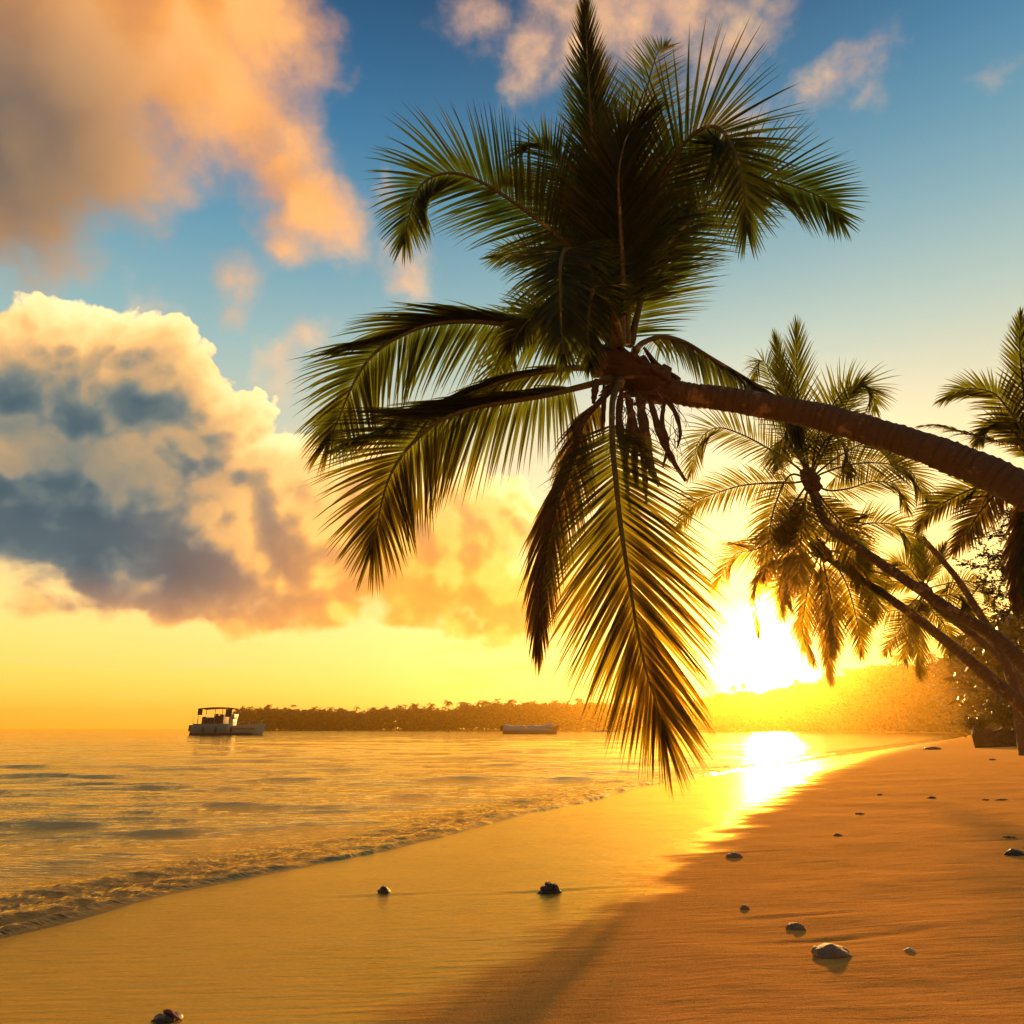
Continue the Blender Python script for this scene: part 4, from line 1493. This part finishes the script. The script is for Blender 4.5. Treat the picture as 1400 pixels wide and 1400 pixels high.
def hull(length, beam, z_low, sheer, stern_w=.85, n=34, deckdrop=.35):
    """bow towards +x, keel under the water line, open top with a sunken deck"""
    V, Fc = [], []
    ring = 13
    for i in range(n):
        f = i / (n - 1)
        x = -length / 2 + length * f
        w = beam / 2 * (stern_w + (1 - stern_w) * min(1, f / .35)) * (1 - max(0, (f - .55) / .45) ** 2.1)
        w = max(w, .02)
        zt = sheer(f)
        zl = z_low * (1 - max(0, (f - .7) / .3) ** 2 * .9)
        for k in range(ring):
            a = k / (ring - 1)
            if a < .5:
                s, c = -1, (.5 - a) * 2
            else:
                s, c = 1, (a - .5) * 2
            yy = s * w * (min(1, c * 1.6) ** .6) * (.80 + .20 * c)
            zz = zl + (zt - zl) * c ** 1.5
            xx = x + (f > .7) * (c ** 1.5) * (f - .7) * length * .16
            V.append(Vector((xx, yy, zz)))
    for i in range(n - 1):
        for k in range(ring - 1):
            a = i * ring + k
            Fc.append((a, a + 1, a + ring + 1, a + ring))
    Fc.append(tuple(range(ring))[::-1])
    # deck
    o = len(V)
    for i in range(n):
        l, r = V[i * ring], V[i * ring + ring - 1]
        V.append(Vector((l.x, l.y * .97, l.z - deckdrop)))
        V.append(Vector((r.x, r.y * .97, r.z - deckdrop)))
    for i in range(n - 1):
        a = o + i * 2
        Fc.append((a, a + 2, a + 3, a + 1))
    return V, Fc


def stripe(length, beam, z0, z1, off, sheer, **kw):
    V, Fc = hull(length, beam, -.5, sheer, **kw)
    return V, Fc


# tour boat
Yt = 118.0
kT = 1.0 / F * (Yt * CP)                         # metres per photograph pixel there
pT = plan(313, Yt)
tb_ = empty('tour_boat', (pT[0], pT[1], 0.0))
tag(tb_, 'white and grey canopied tour boat moored off the left end of the headland', 'boat')
LT = 95 * kT
shT = lambda f: 1.35 + .45 * max(0, (f - .45) / .55) ** 1.4
V, Fc = hull(LT * .97, 3.6, -.5, shT, .9)
hb = mesh_obj('hull', V, Fc, M_HULLW, tb_)
# grey-blue topside along the after half, a dark boot stripe
V, Fc = boxm(-LT * .46, LT * .02, -1.86, 1.86, .55, 1.75, .10)
mesh_obj('side_panel', V, Fc, M_HULLB, tb_)
V, Fc = boxm(-LT * .495, LT * .36, -1.80, 1.80, -.2, .32, .08)
mesh_obj('boot_stripe', V, Fc, M_BLACK, tb_)
V, Fc = boxm(LT * .12, LT * .40, -1.73, 1.73, .98, 1.12, .04)
mesh_obj('rub_rail', V, Fc, M_PINK, tb_)
cx0, cx1 = (273 - 313) * kT, (320 - 313) * kT
zc = at(296, 969, Yt).z
V, Fc = [], []
for i in range(13):
    f = i / 12
    for j in range(5):
        g_ = j / 4
        z = zc + .16 * math.sin(math.pi * f) + .10 * math.sin(math.pi * g_)
        V.append(Vector((cx0 + (cx1 - cx0) * f, -1.6 + 3.2 * g_, z)))
nb_ = len(V)
V += [v - Vector((0, 0, .16)) for v in V]
for i in range(12):
    for j in range(4):
        a = i * 5 + j
        Fc.append((a, a + 5, a + 6, a + 1))
        Fc.append((a + nb_, a + nb_ + 1, a + nb_ + 6, a + nb_ + 5))
edge = [j for j in range(5)] + [i * 5 + 4 for i in range(1, 13)] + [60 + j for j in range(3, -1, -1)] + [i * 5 for i in range(11, 0, -1)]
for a, b in zip(edge, edge[1:] + edge[:1]):
    Fc.append((a, b, b + nb_, a + nb_))
mesh_obj('canopy', V, Fc, M_CANV, tb_)
for xx in (cx0 + .15, cx0 + (cx1 - cx0) * .5, cx1 - .2):
    for yy in (-1.5, 1.5):
        V, Fc = tube([Vector((xx, yy, 1.4)), Vector((xx, yy, zc))], [.055, .055], 8)
        mesh_obj('post', V, Fc, M_METAL, tb_)
for xa, xb, dz in ((cx0 + .02, cx0 + 6.5 * kT, 8.6), (cx1 - 9 * kT, cx1 - .05, 11)):
    V, Fc = boxm(xa, xb, -1.62, -1.52, zc - dz * kT, zc - .12, .03)
    mesh_obj('side_curtain', V, Fc, M_CANV, tb_)
for k, xx in enumerate((281, 286, 291, 297, 305)):
    hgt_ = (980, 981.5, 981, 976, 977)[k]
    x_ = (xx - 313) * kT
    V, Fc = boxm(x_ - .34, x_ + .30, -1.2, 1.2, 1.2, at(xx, hgt_, Yt).z, .16)
    mesh_obj('seat', V, Fc, M_SEAT, tb_)
V, Fc = boxm((314 - 313) * kT, (320 - 313) * kT, -.9, .9, 1.2, at(317, 980, Yt).z, .12)
con = mesh_obj('console', V, Fc, M_HULLW, tb_)
V, Fc = boxm((320.2 - 313) * kT, (321 - 313) * kT, -.85, .85, at(317, 983, Yt).z, at(317, 976.5, Yt).z, .02)
mesh_obj('windscreen', V, Fc, M_HULLB, con)
for yy in (-.7, .7):
    x_ = -LT / 2 - .15
    V, Fc = boxm(x_ - .42, x_ + .30, yy - .28, yy + .28, .55, 1.55, .16)
    ob = mesh_obj('outboard_motor', V, Fc, M_BLACK, tb_)
    V, Fc = boxm(x_ - .18, x_ + .10, yy - .10, yy + .10, -.6, .56, .05)
    mesh_obj('motor_leg', V, Fc, M_BLACK, ob)
rl = []
pts = []
for i in range(14):
    f = .55 + .43 * i / 13
    w = 3.6 / 2 * (1 - max(0, (f - .55) / .45) ** 2.1) * .92
    pts.append(Vector((-LT * .97 / 2 + LT * .97 * f + (f > .7) * (f - .7) * LT * .14, -w, shT(f) + .55)))
V, Fc = tube(pts, [.04] * 14, 6)
rail = mesh_obj('bow_rail', V, Fc, M_METAL, tb_)
for i in range(0, 14, 4):
    V, Fc = tube([pts[i], pts[i] - Vector((0, 0, .6))], [.03, .03], 6)
    mesh_obj('stanchion', V, Fc, M_METAL, rail)
for fx in (-.30, -.12, .10):
    V, Fc = tube([Vector((LT * fx, -1.98, 1.25)), Vector((LT * fx, -2.0, 1.1)), Vector((LT * fx, -2.0, .5)), Vector((LT * fx, -1.98, .4))], [.03, .16, .16, .05], 8)
    mesh_obj('fender', V, Fc, M_BLACK, tb_)
V, Fc = tube([Vector((LT * .50, 0, 1.7)), Vector((LT * .56, 0, .8)), Vector((LT * .64, 0, -.1))], [.03, .03, .03], 5)
mesh_obj('mooring_line', V, Fc, M_METAL, tb_)
V, Fc = tube([Vector((cx0 - 1.2, 0, 1.5)), Vector((cx0 - 1.2, 0, 3.2))], [.03, .02], 6)
mesh_obj('flag_pole', V, Fc, M_METAL, tb_)

# low covered launch
Yl = 150.0
kL = 1.0 / F * (Yl * CP)
pL = plan(724, Yl)
lb = empty('launch', (pL[0], pL[1], 0.0))
tag(lb, 'low boat under a pale tarpaulin cover, moored off the middle of the headland', 'boat')
LL_ = 76 * kL
shL = lambda f: 1.05 + .50 * max(0, (f - .5) / .5) ** 1.5 + .25 * max(0, (.15 - f) / .15)
V, Fc = hull(LL_ * .96, 3.0, -.5, shL, .8)
mesh_obj('hull', V, Fc, M_PINK, lb)
for (a, b) in ((-.46, -.08), (-.05, .42)):
    V, Fc = [], []
    n_ = 14
    for i in range(n_):
        f = i / (n_ - 1)
        x = LL_ * (a + (b - a) * f)
        ff = x / LL_ / .96 + .5
        w = 1.5 * (.8 + .2 * min(1, ff / .35)) * (1 - max(0, (ff - .55) / .45) ** 2.1) + .06
        top = shL(ff) + .45 + .10 * math.sin(f * 9)
        for yy, zz in ((-w, .62), (-w * .97, top * .86), (-w * .55, top), (0, top + .12), (w * .55, top), (w * .97, top * .86), (w, .62)):
            V.append(Vector((x, yy, zz)))
    for i in range(n_ - 1):
        for j in range(6):
            q = i * 7 + j
            Fc.append((q, q + 1, q + 8, q + 7))
    Fc.append(tuple(range(7))[::-1])
    Fc.append(tuple(range((n_ - 1) * 7, n_ * 7)))
    mesh_obj('tarpaulin', V, Fc, M_TARP, lb)
V, Fc = tube([Vector((LL_ * .40, 0, 1.6)), Vector((LL_ * .33, 0, 2.3)), Vector((LL_ * .30, 0, 2.5))], [.05, .04, .03], 6)
mesh_obj('mast', V, Fc, M_METAL, lb)
V, Fc = boxm(-LL_ * .5 - .3, -LL_ * .5 + .25, -.3, .3, .5, 1.6, .15)
mesh_obj('outboard_motor', V, Fc, M_BLACK, lb)

# skiff behind the hanging frond
Ys = 230.0
pS = plan(826, Ys)
sk = empty('skiff', (pS[0], pS[1], 0.0))
tag(sk, 'tiny flat skiff behind the tip of the hanging frond', 'boat')
V, Fc = hull(8.0, 2.0, -.3, lambda f: .55 + .5 * max(0, (f - .5) / .5) ** 2, .8, 20, .2)
hs = mesh_obj('hull', V, Fc, M_HULLW, sk)
sk.rotation_euler = (0, 0, math.pi)
V, Fc = boxm(-.3, .3, -.8, .8, .42, .62, .05)
mesh_obj('thwart', V, Fc, M_SEAT, sk)
V, Fc = boxm(-4.4, -3.95, -.22, .22, .3, 1.2, .1)
mesh_obj('outboard_motor', V, Fc, M_BLACK, sk)
# mooring buoys
for (x, y, lab) in ((614, 1001, 'small dark mooring buoy left of the low covered boat'),):
    g = ground(x, y, 0)
    V, Fc = lump(.28, .28, .34, 77, .04, 3, 1.0)
    top, tf = tube([Vector((0, 0, .3)), Vector((0, 0, .55))], [.05, .03], 6)
    o = mesh_obj('mooring_buoy', V, Fc, M_BLACK)
    o.location = (g.x, g.y, .08)
    tag(o, lab, 'buoy')
    mesh_obj('ring', top, tf, M_METAL, o)

# ------------------------------------------------------------------ air
if HAZE:
    m, n, out = new_mat('haze')
    pv = n.new('ShaderNodeVolumePrincipled')
    pv.inputs['Color'].default_value = (1.0, 0.60, 0.12, 1)
    pv.inputs['Density'].default_value = HAZE
    pv.inputs['Anisotropy'].default_value = 0.91
    n.t.links.new(pv.outputs[0], out.inputs['Volume'])
    x0, x1, y0_, y1_, z0, z1 = -700, 500, -60, 900, -7, 24
    V = [Vector((x, y, z)) for x in (x0, x1) for y in (y0_, y1_) for z in (z0, z1)]
    Fc = [(0, 1, 3, 2), (4, 6, 7, 5), (0, 4, 5, 1), (2, 3, 7, 6), (0, 2, 6, 4), (1, 5, 7, 3)]
    hz = mesh_obj('haze', V, Fc, m, None, False)
    tag(hz, 'thin golden sea haze in the low evening air', kind='stuff')
